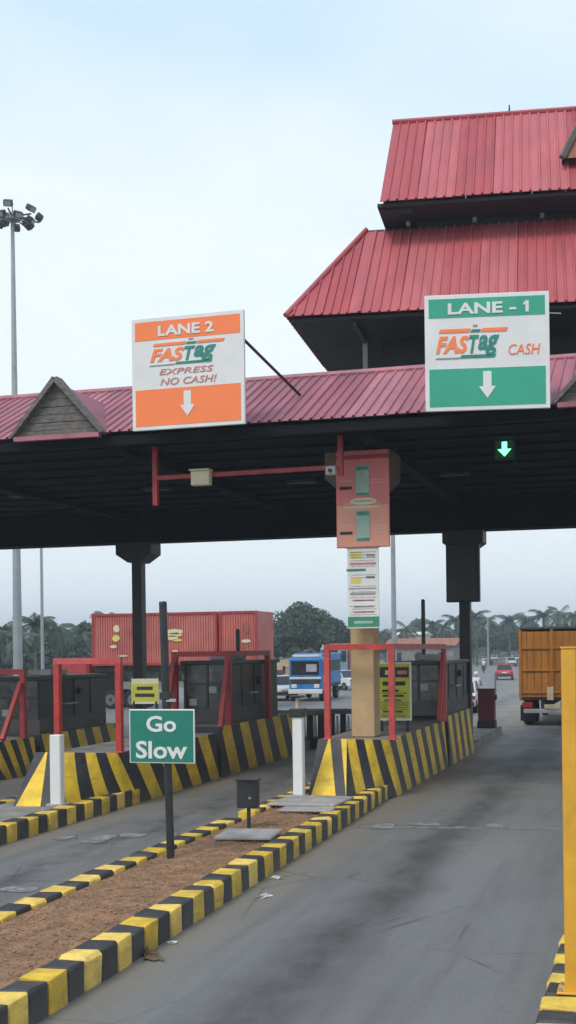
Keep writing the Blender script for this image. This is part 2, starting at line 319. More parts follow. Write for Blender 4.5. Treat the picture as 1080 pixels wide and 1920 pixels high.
def lettering(parent, loc, body, height, width=None, mi='white', shear=0.0, bold=0.012, depth=0.004):
    """flat letters in the local X (right) / Z (up) plane, facing -Y, centred on loc; each letter a part of its own"""
    cu = bpy.data.curves.new('t', 'FONT'); cu.body = body; cu.size = 1.0; cu.shear = shear; cu.offset = bold; cu.extrude = 0.001; cu.resolution_u = 3
    ob = bpy.data.objects.new('t', cu); C.objects.link(ob); bpy.context.view_layer.update()
    me = bpy.data.meshes.new_from_object(ob); C.objects.unlink(ob); bpy.data.objects.remove(ob); bpy.data.curves.remove(cu)
    co = np.array([v.co[:] for v in me.vertices]); lo, hi = co.min(0), co.max(0)
    sy = height / (hi[1] - lo[1]); sx = width / (hi[0] - lo[0]) if width else sy
    bm = bmesh.new(); bm.from_mesh(me); bpy.data.meshes.remove(me)
    bmesh.ops.remove_doubles(bm, verts=bm.verts, dist=1e-5)
    for v in bm.verts:
        x, y, z = v.co; v.co = ((x - (lo[0] + hi[0]) / 2) * sx, -z * depth / 0.001, (y - (lo[1] + hi[1]) / 2) * sy)
    todo = set(bm.verts)
    while todo:
        st = [todo.pop()]; grp = set(st)
        while st:
            for e in st.pop().link_edges:
                for w in e.verts:
                    if w in todo: todo.remove(w); grp.add(w); st.append(w)
        vs = list(grp); ix = {v: i for i, v in enumerate(vs)}
        fs = {f for v in vs for f in v.link_faces}
        m2 = bpy.data.meshes.new('letter'); m2.from_pydata([v.co[:] for v in vs], [], [[ix[v] for v in f.verts] for f in fs])
        m2.materials.append(M[mi]); m2.update(); link('letter', m2, parent, loc)
    bm.free()

# ------------------------------------------------------------------ ground and road
def sheet(name, pts, z, m, parent=None):
    me = bpy.data.meshes.new(name); me.from_pydata([(x, y, z) for x, y in pts], [], [tuple(range(len(pts)))])
    me.materials.append(M[m]); return link(name, me, parent)
M['grassland'] = mat('rough_grass', (0.10, 0.11, 0.05), 0.95, 0.4, 0.3, dirt=0.6, dirtcol=(0.20, 0.15, 0.09), dscale=0.2, bump=0.5, bscale=3)
tag(sheet('ground', [(-2500, -300), (2500, -300), (2500, 3500), (-2500, 3500)], -0.02, 'grassland'), kind='structure')
ctr = [(-60, -9, 26), (0, -9, 26), (40, -10, 28), (70, -12, 27), (100, -17, 22), (140, -27, 19), (190, -46, 17), (250, -78, 17), (330, -135, 18), (420, -215, 20)]
lft = [(c - w, y) for y, c, w in ctr]; rgt = [(c + w, y) for y, c, w in ctr]
mb = MB()
for i in range(len(ctr) - 1):
    mb.add([(*lft[i], 0), (*rgt[i], 0), (*rgt[i + 1], 0), (*lft[i + 1], 0)], [(0, 1, 2, 3)])
tag(mb.build('road', 'asphalt'), kind='structure')

# pale cement seam and worn paint across the lanes
tag(sheet('road_seam', [(-5.0, 17.32), (-0.9, 17.72), (-0.9, 17.86), (-5.0, 17.46)], 0.004, 'seam'), kind='structure')
def patch(px, py, w, d, label, rz=0.0):
    c = at_z(px, py); pts = []
    for k in range(9):
        t = 2 * math.pi * k / 9; r = 0.42 + random.uniform(0, 0.13)
        pts.append((max(-1, min(1, 1.5 * math.cos(t))) * r * w, max(-1, min(1, 1.5 * math.sin(t))) * r * d))
    ob = sheet('paint_patch', pts, 0, 'marking'); ob.location = (c.x, c.y, 0.008); ob.rotation_euler.z = rz
    tag(ob, label, 'paint patch', 'worn paint patches on the lanes')
patch(720, 1550, 0.34, 0.55, 'worn white paint patch on the right lane, nearest the island kerb')
patch(795, 1546, 0.55, 0.26, 'worn white paint patch on the right lane, middle of the seam')
patch(862, 1552, 0.22, 0.25, 'smallest worn white paint patch on the right lane seam')
patch(932, 1549, 0.36, 0.50, 'worn white paint patch on the right lane, farthest from the island')
patch(184, 1574, 0.34, 0.75, 'pale worn paint patch in the middle of the lane behind Go Slow')
patch(118, 1572, 0.30, 0.35, 'pale worn paint patch near the striped kerb of the left island')
patch(246, 1567, 0.45, 0.40, 'faint paint patch just left of the Go Slow pole')
patch(35, 1668, 0.5, 0.3, 'faint paint patch at the left edge beside the gravel island')

# ------------------------------------------------------------------ kerbs, islands
def kerb_mesh(name, m, w=0.30, L=0.285, h=0.30):
    b = MB().bbox((-w / 2, 0.0, -0.02), (w / 2, L, h), random.uniform(.012, .03))
    b.v = [(x + random.uniform(-.007, .007), y + random.uniform(-.005, .005), z + (random.uniform(-.012, .008) if z > .1 else 0)) for x, y, z in b.v]
    return b.mesh(name, m)
KY, KB = [kerb_mesh('kerb_yellow', 'yellow') for _ in range(7)], [kerb_mesh('kerb_black', 'black') for _ in range(7)]
def kerb_line(parent, xf, y0, y1, phase=7.95, sq=1.0):
    k = math.ceil((y0 - phase) / 0.3)
    while phase + k * 0.3 + 0.3 <= y1:
        y = phase + k * 0.3
        o = link('kerb_stone', random.choice(KY if k % 2 == 0 else KB), parent, (xf(y) + random.uniform(-.008, .008), y, random.uniform(-.012, .006)), random.uniform(-.012, .012))
        o.rotation_euler.y = random.uniform(-.015, .015)
        k += 1
def grid_fill(name, x0, x1, y0, y1, z, amp, m, parent, nx=10, ny=70):
    mb = MB(); vs = []; fs = []
    for j in range(ny + 1):
        for i in range(nx + 1):
            e = 0 if i in (0, nx) else 1
            a0 = x0(y0 + (y1 - y0) * j / ny); a1 = x1(y0 + (y1 - y0) * j / ny)
            vs.append((a0 + (a1 - a0) * i / nx, y0 + (y1 - y0) * j / ny, z + e * (amp * math.sin(math.pi * i / nx) + random.uniform(-.012, .014))))
    for j in range(ny):
        for i in range(nx): q = j * (nx + 1) + i; fs.append((q, q + 1, q + nx + 2, q + nx + 1))
    return mb.add(vs, fs).build(name, m, parent, smooth=True)
def gravel(parent, x0, x1, y0, y1, z, n, rmin=0.008, rmax=0.028):
    mb = MB(); t = (1 + 5 ** .5) / 2
    oct_v = [(1, 0, 0), (-1, 0, 0), (0, 1, 0), (0, -1, 0), (0, 0, 1), (0, 0, -1)]
    oct_f = [(0, 2, 4), (2, 1, 4), (1, 3, 4), (3, 0, 4), (2, 0, 5), (1, 2, 5), (3, 1, 5), (0, 3, 5)]
    for _ in range(n):
        y = random.uniform(y0, y1); u = random.random(); x = x0(y) + (x1(y) - x0(y)) * u
        r = random.uniform(rmin, rmax) * (1.6 if random.random() < .06 else 1); a = random.uniform(0, 6.3)
        ca, sa = math.cos(a), math.sin(a); e = random.uniform(.6, 1)
        zz = z + 0.035 * math.sin(math.pi * u)
        mb.add([(x + (vx * ca - vy * sa * e) * r, y + (vx * sa + vy * ca * e) * r, zz + vz * r * .6) for vx, vy, vz in oct_v], oct_f)
    return tag(mb.build('gravel', 'stone', parent), kind='stuff')

isl1 = thing('traffic_island', 'gravel-filled island with yellow and black kerbs in front of the right barrier', 'traffic island', (0, 0, 0))
k1r = lambda y: -4.91 - 0.025 * (min(y, 21) - 8) - 0.15
k1l = lambda y: -6.72
kerb_line(isl1, k1r, 3.6, 21.2); kerb_line(isl1, k1l, 3.6, 16.5, 7.93); kerb_line(isl1, k1l, 16.9, 21.2, 7.93)
grid_fill('soil', lambda y: -6.58, lambda y: k1r(y) - .14, 3.6, 21.4, 0.235, 0.03, 'soil', isl1)
gravel(isl1, lambda y: -6.55, lambda y: k1r(y) - .17, 4.5, 19.2, 0.245, 9000, 0.005, 0.017)
MB().box((-6.70, 21.4, -.02), (-5.24, 37.4, 0.26)).build('island_slab', 'concrete', isl1)
def slab(px0, px1, py0, py1, parent):
    a = at_z((px0 + px1) / 2, (py0 + py1) / 2, 0.33); w = (at_z(px1, py0, .33) - at_z(px0, py0, .33)).length
    return a, w
MB().bbox((-.42, -.36, 0), (.42, .36, .05), .012).build('concrete_slab', 'slab', isl1, (-5.83, 14.75, 0.285), R(7))
MB().bbox((-.62, -.55, 0), (.62, .55, .05), .012).build('concrete_slab', 'slab', isl1, (-5.99, 18.2, 0.285), R(-3))
MB().bbox((-.45, -.2, 0), (.45, .2, .04), .012).build('concrete_slab', 'slab', isl1, (-5.75, 17.25, 0.285), R(4))

isl2 = thing('traffic_island', 'left traffic island with striped kerbs under the near red frame', 'traffic island')
k2r = lambda y: -10.17 ; k2l = lambda y: -11.75
kerb_line(isl2, k2r, 10, 19.7, 7.85); kerb_line(isl2, k2l, 10, 19.7, 7.85)
MB().box((-11.60, 10, -.02), (-10.32, 19.7, .27)).build('island_slab', 'concrete', isl2)
MB().box((-11.66, 19.72, -.02), (-10.26, 40, .262)).build('island_slab', 'concrete', isl2)
isl3 = thing('traffic_island', 'far left traffic island behind the red frames', 'traffic island')
kerb_line(isl3, lambda y: -15.15, 17, 21.6, 7.85); kerb_line(isl3, lambda y: -16.7, 17, 21.6, 7.85)
MB().box((-16.55, 17, -.02), (-15.30, 40, .27)).build('island_slab', 'concrete', isl3)
isl0 = thing('traffic_island', 'near right traffic island under the amber pole', 'traffic island')
k0 = lambda y: -0.72
kerb_line(isl0, k0, 5.0, 21.0, 8.05); kerb_line(isl0, lambda y: 0.9, 5.0, 21.0, 8.05)
MB().box((-.56, 5.0, -.02), (.74, 40, .262)).build('island_slab', 'concrete', isl0)

# ------------------------------------------------------------------ striped crash barriers
def stripe_face(mb, b0, b1, t0, t1, n, slant, first=0, rows=4):
    """bottom edge b0-b1, top edge t0-t1 split in n slanted stripes; the stripes' tops lie 'slant' stripes nearer b0"""
    b0, b1, t0, t1 = map(Vector, (b0, b1, t0, t1))
    def P(u, v):
        u = max(0, min(1, u)); return (b0.lerp(b1, u)).lerp(t0.lerp(t1, u), v)
    for i in range(0, n + int(slant) + 2):
        for r in range(rows):
            v0, v1 = r / rows, (r + 1) / rows
            q = [((i - slant * v0) / n, v0), ((i + 1 - slant * v0) / n, v0), ((i + 1 - slant * v1) / n, v1), ((i - slant * v1) / n, v1)]
            if (max(a[0] for a in q) <= 0) or (min(a[0] for a in q) >= 1): continue
            p = [P(*a) for a in q]
            if (p[0] - p[1]).length < 1e-4 and (p[2] - p[3]).length < 1e-4: continue
            uniq = []
            for a in p:
                if not any((a - b).length < 1e-5 for b in uniq): uniq.append(a)
            if len(uniq) >= 3: mb.add(uniq, [tuple(range(len(uniq)))], (i + first) % 2)
def nosed_barrier(xc, half, y0, y1, ztop, label, n):
    """xc centre, y0 nose tip on the island, straight flanks up to y1"""
    t = thing('crash_barrier', label, 'crash barrier', (xc, y0, 0), 0, 'striped crash barriers on the islands')
    L = y1 - y0; hi = half - 0.09; yb, yt = 2.1, 1.70
    z0 = 0.0; zn = ztop + .09; yn_ = .90; xl, xr = -.46, .12
    nb = MB()
    A, B_, C_, D_ = Vector((-.40, 0, .2)), Vector((.34, .06, .2)), Vector((xr, yn_, zn)), Vector((xl, yn_, zn))
    P = lambda u, v: A.lerp(B_, u).lerp(D_.lerp(C_, u), v)
    for poly, mi in (([(0, 0), (.06, 0), (.36, 1), (0, 1)], 1), ([(.06, 0), (.74, 0), (.42, 1), (.36, 1)], 0), ([(.74, 0), (1, 0), (.80, 1), (.42, 1)], 1), ([(1, 0), (1, 1), (.80, 1)], 0)):
        nb.add([P(*q) for q in poly], [tuple(range(len(poly)))], mi)
    stripe_face(nb, (.34, .06, .2), (half, yb, z0), (xr, yn_, zn), (hi, yt + .1, ztop), 5, 1.0, 1)        # right cheek
    stripe_face(nb, (-half, yb, z0), (-.40, 0, .2), (-hi, yt + .1, ztop), (xl, yn_, zn), 4, 0, 0)
    nb.build('nose', ['yellow_wall', 'black_wall'], t)
    bb = MB()
    stripe_face(bb, (half, yb, z0), (half, L, z0), (hi, yt + .1, ztop), (hi, L, ztop), n, .9, 0)
    stripe_face(bb, (-half, yb, z0), (-half, L, z0), (-hi, yt + .1, ztop), (-hi, L, ztop), n, .9, 0)
    bb.add([(-half, L, 0), (half, L, 0), (hi, L, ztop), (-hi, L, ztop)], [(0, 1, 2, 3)], 1)
    bb.build('flank', ['yellow_wall', 'black_wall'], t)
    MB().add([(xl, yn_, zn), (xr, yn_, zn), (hi, yt + .1, ztop), (hi, L, ztop), (-hi, L, ztop), (-hi, yt + .1, ztop)], [(0, 1, 2, 5), (2, 3, 4, 5)]).build('top_face', 'concrete', t)
    return t
def block_barrier(xc, half, y0, y1, ztop, label, n):
    t = thing('crash_barrier', label, 'crash barrier', (xc, y0, 0), 0, 'striped crash barriers on the islands')
    L = y1 - y0; hi = half - .09; bb = MB()
    stripe_face(bb, (half, 0, 0), (half, L, 0), (hi, .1, ztop), (hi, L, ztop), n, .8, 1)
    stripe_face(bb, (-half, 0, 0), (-half, L, 0), (-hi, .1, ztop), (-hi, L, ztop), n, .8, 1)
    bb.add([(-half, 0, 0), (half, 0, 0), (hi, .1, ztop), (-hi, .1, ztop)], [(0, 1, 2, 3)], 1)
    bb.add([(-half, L, 0), (half, L, 0), (hi, L, ztop), (-hi, L, ztop)], [(0, 1, 2, 3)], 1)
    bb.build('flank', ['yellow_wall', 'black_wall'], t)
    MB().add([(-hi, .1, ztop), (hi, .1, ztop), (hi, L, ztop), (-hi, L, ztop)], [(0, 1, 2, 3)]).build('top_face', 'concrete', t)
nosed_barrier(-5.95, .83, 19.05, 26.7, 1.18, 'striped crash barrier with yellow wedge nose below the beige pillar', 12)
block_barrier(-5.95, .86, 26.85, 30.6, 1.28, 'short striped crash barrier at the end of the right island by the black column', 8)
nosed_barrier(-10.84, .80, 17.0, 23.6, 1.07, 'striped crash barrier with wedge nose behind the white post at left', 9)
block_barrier(-10.93, .86, 23.8, 29.2, 1.20, 'short striped crash barrier under the left dark toll booth', 9)
nosed_barrier(-15.93, .83, 20.6, 24.0, 0.92, 'striped crash barrier nose cut by the left picture edge', 6)
block_barrier(-15.93, .83, 24.15, 28.4, 0.95, 'far striped crash barrier behind the near left red frame', 10)

# ------------------------------------------------------------------ red tube frames
def frame(label, pts_front, back, z0, z1, braces, m='red_paint', tk=0.058):
    """front portal across the island (left post, right post), optional far posts joined by side rails"""
    c = Vector(((pts_front[0][0] + pts_front[1][0]) / 2, pts_front[0][1], 0))
    t = thing('guard_portal', label, 'guard frame', (c.x, c.y, z0), 0, 'red tube guard frames over the islands')
    L = lambda x, y, z: (x - c.x, y - c.y, z - z0)
    def bar(name, p, q, r=tk): MB().tube(p, q, r, square=True).build(name, m, t)
    for x, y in pts_front: bar('post', L(x, y, z0), L(x, y, z1 - tk))
    (xa, ya), (xb, yb) = pts_front
    bar('top_rail', L(xa - tk, ya, z1), L(xb + tk, yb, z1))
    for (x, y), (x0, y0) in back:
        bar('post', L(x, y, z0), L(x, y, z1 - tk))
        bar('side_rail', L(x0, y0 + tk * 1.02, z1 + .002), L(x, y + tk, z1 + .002))
    for p, q in braces: bar('brace', L(*p), L(*q), tk * .8)
    for x, y in [*pts_front, *[b[0] for b in back]]:
        MB().bbox(L(x - .11, y - .11, z0), L(x + .11, y + .11, z0 + .018), .004).build('base_plate', m, t)
    return t
frame('red tube frame over the beige pillar on the right island', [(-6.52, 20.95), (-5.16, 20.95)], [((-5.16, 26.45), (-5.16, 20.95)), ((-6.52, 26.45), (-6.52, 20.95))], 1.18, 3.06,
      [((-5.16, 25.75, 1.22), (-5.16, 26.38, 2.9))])
frame('bright red portal frame on the left island above the white post', [(-11.46, 18.95), (-10.13, 18.95)], [], 1.07, 2.85, [])
frame('dark red tube frame around the left dark toll booth', [(-11.62, 24.6), (-10.20, 24.6)], [((-10.20, 27.35), (-10.20, 24.6))], 1.20, 2.95,
      [((-10.20, 24.05, 1.1), (-10.20, 24.52, 2.75)), ((-11.62, 24.05, 1.1), (-11.62, 24.52, 2.75))], 'red_dark', .065)
frame('red frame with slanted brace at the left picture edge', [(-16.62, 23.6), (-15.22, 23.6)], [], .92, 2.56, [((-15.22, 22.7, .95), (-15.22, 23.5, 2.3)), ((-16.62, 22.7, .95), (-16.62, 23.5, 2.3))], 'red_dark', .065)

# ------------------------------------------------------------------ toll booths
def booth(label, x0, x1, y0, y1, z0, z1, pole=True):
    w, d, h = x1 - x0, y1 - y0, z1 - z0
    t = thing('toll_booth', label, 'toll booth', (x0, y0, z0), 0, 'dark toll booths on the islands')
    MB().bbox((0, 0, 0), (w, d, .38), .01).build('base', 'boothgrey', t)
    MB().bbox((-.06, -.10, h - .10), (w + .06, d + .06, h), .015).build('roof', 'booth', t)
    for x in (0, w * .5, w):
        MB().box((min(x, w - .06), -.012, .381), (min(x, w - .06) + .06, .05, h - .101)).build('mullion', 'booth', t)
    for k in range(2):
        xa = .065 + k * (w * .5); MB().box((xa, .012, .385), (xa + w * .5 - .075, .022, h - .105)).build('front_pane', 'glass_reflect', t)
    MB().box((.06, -.02, h * .62), (w - .06, .008, h * .62 + .04)).build('transom', 'booth', t)
    n = 4; st = d / n
    for k in range(n):
        ya = k * st + .06
        if k in (1,):
            MB().box((w - .03, ya, .75), (w - .02, ya + st - .06, h - .105)).build('window_pane', 'glass', t)
            MB().box((w - .035, ya, .382), (w - .012, ya + st - .06, .745)).build('side_panel', 'booth', t)
        else:
            MB().box((w - .035, ya, .382), (w - .012, ya + st - .06, h - .102)).build('side_panel', 'booth', t)
        MB().box((w - .05, k * st + .0, .382), (w + .006, k * st + .055, h - .102)).build('mullion', 'booth', t)
    MB().box((0, .06, .382), (.03, d - .01, h - .102)).build('side_panel', 'booth', t)
    MB().box((.035, d - .05, .382), (w - .06, d - .02, h - .102)).build('back_panel', 'booth', t)
    MB().box((w * .56, .008, h * .62 - .22), (w * .56 + .2, .0115, h * .62 - .05)).build('rate_card', 'white_post', t)
    MB().box((.14, .008, .45), (.34, .0115, .62)).build('sticker', 'palegreen', t)
    MB().bbox((w + .01, d * .30, .70), (w + .16, d * .48, .74), .008).build('counter_shelf', 'galv', t)
    MB().bbox((w + .008, d * .55, .95), (w + .09, d * .60, 1.12), .008).build('card_reader', 'blackprint', t)
    MB().bbox((w * .2, d * .3, h + .001), (w * .75, d * .55, h + .16), .02).build('cooler_unit', 'white_post', t)
    MB().tube((w - .01, -.02, .385), (w - .01, -.02, h - .11), .012, n=6).build('cable', 'rubber', t)
    # clerk's desk, screen and lamp that show dimly through the front glass
    MB().bbox((.1, .5, .38), (w - .1, 1.0, .62), .01).build('desk', 'boothgrey', t)
    MB().bbox((.3, .62, .64), (.72, .68, .95), .01).build('monitor', 'blackprint', t)
    return t
booth('dark glass toll booth behind the yellow notice on the right island', -6.52, -5.30, 26.75, 31.2, 1.285, 2.70)
booth('dark toll booth inside the dark red frame on the left island', -11.55, -10.34, 24.95, 28.5, 1.205, 2.78)
booth('dark toll booth at the left picture edge', -16.5, -15.28, 24.4, 27.8, .955, 2.42)
for (x, y, z0, z1, lab) in ((-6.05, 28.2, 2.702, 4.3, 'thin black pole on the roof of the right toll booth'), (-10.75, 26.6, 2.782, 3.55, 'thin black pole on the roof of the left dark toll booth')):
    t = thing('antenna_pole', lab, 'pole', (x, y, z0))
    MB().tube((0, 0, 0), (0, 0, z1 - z0), .055).build('pole', 'blackpole', t); MB().tube((0, 0, 0), (0, 0, .03), .12).build('base_flange', 'blackpole', t)
    MB().tube((0, 0, z1 - z0), (0, 0, z1 - z0 + .05), .06, .03).build('cap', 'blackpole', t)

# ------------------------------------------------------------------ canopy
EY, EZ, RY, RZ_, X0, X1 = 19.45, 7.42, 22.1, 8.92, -30.0, 16.0
can = thing('toll_canopy', 'long dark toll plaza canopy with a faded red ribbed roof', 'canopy', (0, EY, EZ))
cl = lambda x, y, z: (x, y - EY, z - EZ)
def sheet_mesh(name, w, L, m, nrib=4, tl=None, tr=None, bl=0.0, br=0.0):
    """ribbed roofing sheet in the local x (across) / y (up the slope) plane; tl/tr = length at the left/right edge"""
    tl = L if tl is None else tl; tr = L if tr is None else tr
    def yb(x): return bl + (br - bl) * x / w
    def yt(x): return tl + (tr - tl) * x / w
    prof = []; p = w / nrib; h = 0.038
    for i in range(nrib):
        a = i * p; prof += [(a, 0), (a + p * .70, 0), (a + p * .78, h), (a + p * .92, h)]
    prof.append((w, 0)); mb = MB(); vs = []
    for x, z in prof: vs += [(x, yb(x), z), (x, yt(x), z)]
    fs = [(2 * i, 2 * i + 2, 2 * i + 3, 2 * i + 1) for i in range(len(prof) - 1)]
    mb.add(vs, fs)
    mb.add([(0, bl, -.012), (w, br, -.012), (w, tr, -.012), (0, tl, -.012)], [(3, 2, 1, 0)])
    me = bpy.data.meshes.new(name); me.from_pydata(mb.v, [], mb.f); me.materials.append(M[m]); return me
def place_sheet(me, parent, o, ex, ey):
    ex, ey = Vector(ex).normalized(), Vector(ey).normalized(); ez = ex.cross(ey)
    m = Matrix((ex, ey, ez)).transposed().to_4x4(); m.translation = Vector(o)
    ob = bpy.data.objects.new('roof_sheet', me); C.objects.link(ob); ob.parent = parent; ob.matrix_local = m; return ob
SL = math.hypot(RY - EY, RZ_ - EZ) ; SW = 0.84
sm = sheet_mesh('roof_sheet', SW - .004, SL + .06, 'roof_pink')
BY = 35.0
nS = int((X1 - X0) / SW)
for k in range(nS):
    place_sheet(sm, can, cl(X0 + k * SW, EY - .05, EZ - .02 + random.uniform(0, .012)), (1, 0, 0), (0, RY - EY, RZ_ - EZ))
    place_sheet(sm, can, cl(X0 + (k + 1) * SW, BY + .05, EZ - .02), (-1, 0, 0), (0, -(RY - EY), RZ_ - EZ))
MB().tube(cl(X0, RY + .02, RZ_ + .03), cl(X1, RY + .02, RZ_ + .03), .085, n=8).build('ridge_cap', 'roof_pink', can)
MB().box(cl(X0, RY + .06, RZ_ - .22), cl(X1, BY - (RY - EY) - .06, RZ_ - .12)).build('roof_deck', 'concrete', can)
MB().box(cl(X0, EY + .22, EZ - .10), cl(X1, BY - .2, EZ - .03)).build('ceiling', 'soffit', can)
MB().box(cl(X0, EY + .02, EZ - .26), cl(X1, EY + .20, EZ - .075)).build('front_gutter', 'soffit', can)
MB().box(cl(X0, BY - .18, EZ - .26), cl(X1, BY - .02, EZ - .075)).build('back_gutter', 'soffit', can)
for k in range(14):
    y = EY + .9 + k * 1.05
    if abs(y - 31) < .5: continue
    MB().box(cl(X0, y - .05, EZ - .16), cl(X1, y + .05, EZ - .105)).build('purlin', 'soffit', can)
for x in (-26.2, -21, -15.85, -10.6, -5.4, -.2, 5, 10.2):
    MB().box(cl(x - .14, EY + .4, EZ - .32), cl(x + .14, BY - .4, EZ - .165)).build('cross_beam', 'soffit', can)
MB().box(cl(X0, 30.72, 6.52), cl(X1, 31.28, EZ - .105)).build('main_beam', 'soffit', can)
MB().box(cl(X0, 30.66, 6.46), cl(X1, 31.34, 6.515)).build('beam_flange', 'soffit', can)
for k in range(11):
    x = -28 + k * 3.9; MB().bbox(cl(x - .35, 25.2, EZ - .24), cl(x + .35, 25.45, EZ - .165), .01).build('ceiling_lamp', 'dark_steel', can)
# weathered gable set in the canopy roof
def gable(pl, pr, pt, y0, depth, label, group='wooden gables set in the canopy roof'):
    g = thing('roof_gable', label, 'gable', ((pl[0] + pr[0]) / 2, y0, (pl[1] + pr[1]) / 2), 0, group)
    ox, oz = g.location.x, g.location.z
    a, b, c = (pl[0] - ox, pl[1] - oz), (pr[0] - ox, pr[1] - oz), (pt[0] - ox, pt[1] - oz)
    n = 7                                                # boards of the gable face
    H = c[1]
    lerp = lambda p, q, t: (p[0] + (q[0] - p[0]) * t, p[1] + (q[1] - p[1]) * t)
    for k in range(n):
        t0, t1 = k / n, (k + .93) / n
        mb = MB().prism([lerp(a, c, t0), lerp(b, c, t0), lerp(b, c, min(t1, .995)), lerp(a, c, min(t1, .995))], 'y', .10 + .01 * (k % 2), .14 + .01 * (k % 2))
        mb.build('board', 'wood_grey', g)
    for p in (a, b):                                     # barge boards and sloping cheeks
        d = Vector((c[0] - p[0], c[1] - p[1])).normalized(); nrm = Vector((-d.y, d.x)) * (.06 if p is a else -.06)
        MB().prism([(p[0], p[1]), (c[0], c[1]), (c[0] + nrm.x * .9, c[1] + .11), (p[0] + nrm.x, p[1] + nrm.y)], 'y', -.04, .2).build('barge_board', 'wood_grey', g)
        MB().add([(p[0], .2, p[1]), (c[0], .2, c[1]), (c[0], depth, c[1]), (p[0], .25, p[1] + .1)], [(0, 1, 2, 3)]).build('cheek', 'roof_pink', g)
    MB().box((a[0] + .05, -.02, a[1] - .06), (b[0] - .05, .09, a[1] + .03)).build('sill_board', 'roof_pink', g)
    return g
p = [at_y(x, y, 19.25) for x, y in ((22, 826), (190, 808), (103, 716))]
gable((p[0].x, 7.36), (p[1].x, 7.36), (p[2].x, p[2].z), 19.25, 2.2, 'weathered grey wooden gable at the left end of the canopy roof')
p = [at_y(x, y, 19.25) for x, y in ((1040, 765), (1215, 752), (1120, 672))]
gable((p[0].x, 7.36), (p[1].x, 7.36), (p[2].x, p[2].z), 19.25, 2.2, 'weathered gable at the right picture edge below the green lane sign')

# black columns
def column(x, label, box=False):
    t = thing('canopy_column', label, 'column', (x, 31, .262))
    h = 6.455 - .262
    MB().bbox((-.16, -.16, 0), (.16, .16, h - .62), .01).build('shaft', 'dark_steel', t)
    MB().bbox((-.28, -.28, 0), (.28, .28, .05), .01).build('base_plate', 'dark_steel', t)
    MB().prism([(-.2, h - .62), (.2, h - .62), (.6, h - .36), (.6, h), (-.6, h), (-.6, h - .36)], 'y', -.35, .35).build('capital', 'dark_steel', t)
    if box: MB().bbox((-.49, -.40, 4.36 - .262), (.49, -.17, 6.05 - .262), .015).build('display_box', 'dark_steel', t); MB().box((-.44, -.41, 4.42 - .262), (.44, -.402, 6.0 - .262)).build('display_face', 'blackpole', t)
    return t
column(-5.38, 'black steel canopy column with a wide box below its capital, right', True)
column(-15.85, 'slim black steel canopy column behind the Go Slow sign, left')

# beige pillar with hoardings
pil = thing('roof_pillar', 'square beige pillar with brown capital under the canopy', 'pillar', (-5.90, 21.65, 1.185))
MB().bbox((-.25, -.25, 0), (.25, .25, 5.1), .02).build('shaft', 'beige', pil)
MB().prism([(-.28, 5.0), (.28, 5.0), (.70, 5.38), (.70, 5.915), (-.70, 5.915), (-.70, 5.38)], 'y', -.45, .45).build('capital', 'capital', pil)
hb = thing('hoarding', 'tall pink and peach hoarding with pale screens on the beige pillar', 'hoarding', (-5.735, 20.98, 5.09))
MB().bbox((-.56, 0, 0), (.56, .05, 1.98), .008).build('board', 'pink', hb)
MB().box((-.54, -.006, .02), (.54, -.002, .86)).build('lower_print', 'peach', hb)
MB().bbox((-.56, -.02, 1.80), (.56, .07, 1.88), .005).build('upper_batten', 'red_dark', hb)
for z in (1.05, .13):
    MB().bbox((-.13, -.022, z), (.15, -.008, z + .62), .004).build('device_panel', 'palegreen', hb)
    MB().box((-.12, -.026, z + .52), (.14, -.023, z + .60)).build('panel_header', 'darkgreen', hb)
    MB().box((-.12, -.026, z + .01), (.14, -.023, z + .06)).build('panel_footer', 'darkgreen', hb)
    MB().bbox((-.48, -.018, z + .14), (-.22, -.008, z + .20), .003).build('dark_print', 'blackprint', hb)
pts = [(.02 + .30 * math.cos(t) * (1 if abs(math.cos(t)) < .8 else .95), .94 + .075 * math.sin(t)) for t in [2 * math.pi * k / 20 for k in range(20)]]
MB().prism(pts, 'y', -.014, -.008).build('cream_oval', 'cream', hb)
MB().box((-.18, -.017, .93), (.2, -.015, .955)).build('print_line', 'greyprint', hb)
MB().box((-.38, -.010, .815), (.36, -.0075, .845)).build('print_line', 'cream', hb)
MB().tube((-.2, .06, .4), (-.2, .40, .4), .02).build('bracket', 'galv', hb); MB().tube((.2, .06, .4), (.2, .40, .4), .02).build('bracket', 'galv', hb)
wb = thing('banner', 'narrow white printed banner hanging below the pink hoarding', 'banner', (-5.755, 21.02, 3.44))
MB().bbox((-.33, 0, 0), (.33, .03, 1.645), .004).build('sheet', 'white', wb)
MB().box((-.33, -.006, .03), (.33, -.002, .24)).build('green_footer', 'darkgreen', wb)
MB().box((-.35, -.006, 1.17), (.06, -.002, 1.22)).build('green_bar', 'darkgreen', wb)
for x0, x1, z, h, m in ((-.27, -.02, 1.44, .13, 'yellowprint'), (.08, .26, 1.46, .05, 'greyprint'), (-.28, .28, 1.30, .045, 'pinkred'), (-.26, -.04, .92, .11, 'yellowprint'), (.06, .25, 1.02, .05, 'greyprint'),
                        (-.3, .28, .80, .03, 'greyprint'), (-.27, .26, .68, .05, 'greyprint'), (-.2, .22, .56, .03, 'pinkred'), (-.2, .22, .43, .03, 'greyprint'), (-.2, .22, .32, .03, 'pinkred'), (-.2, .2, .10, .05, 'palegreen')):
    MB().box((x0, -.005 if m != 'palegreen' else -.010, z), (x1, -.001 if m != 'palegreen' else -.007, z + h)).build('print_line', m, wb)
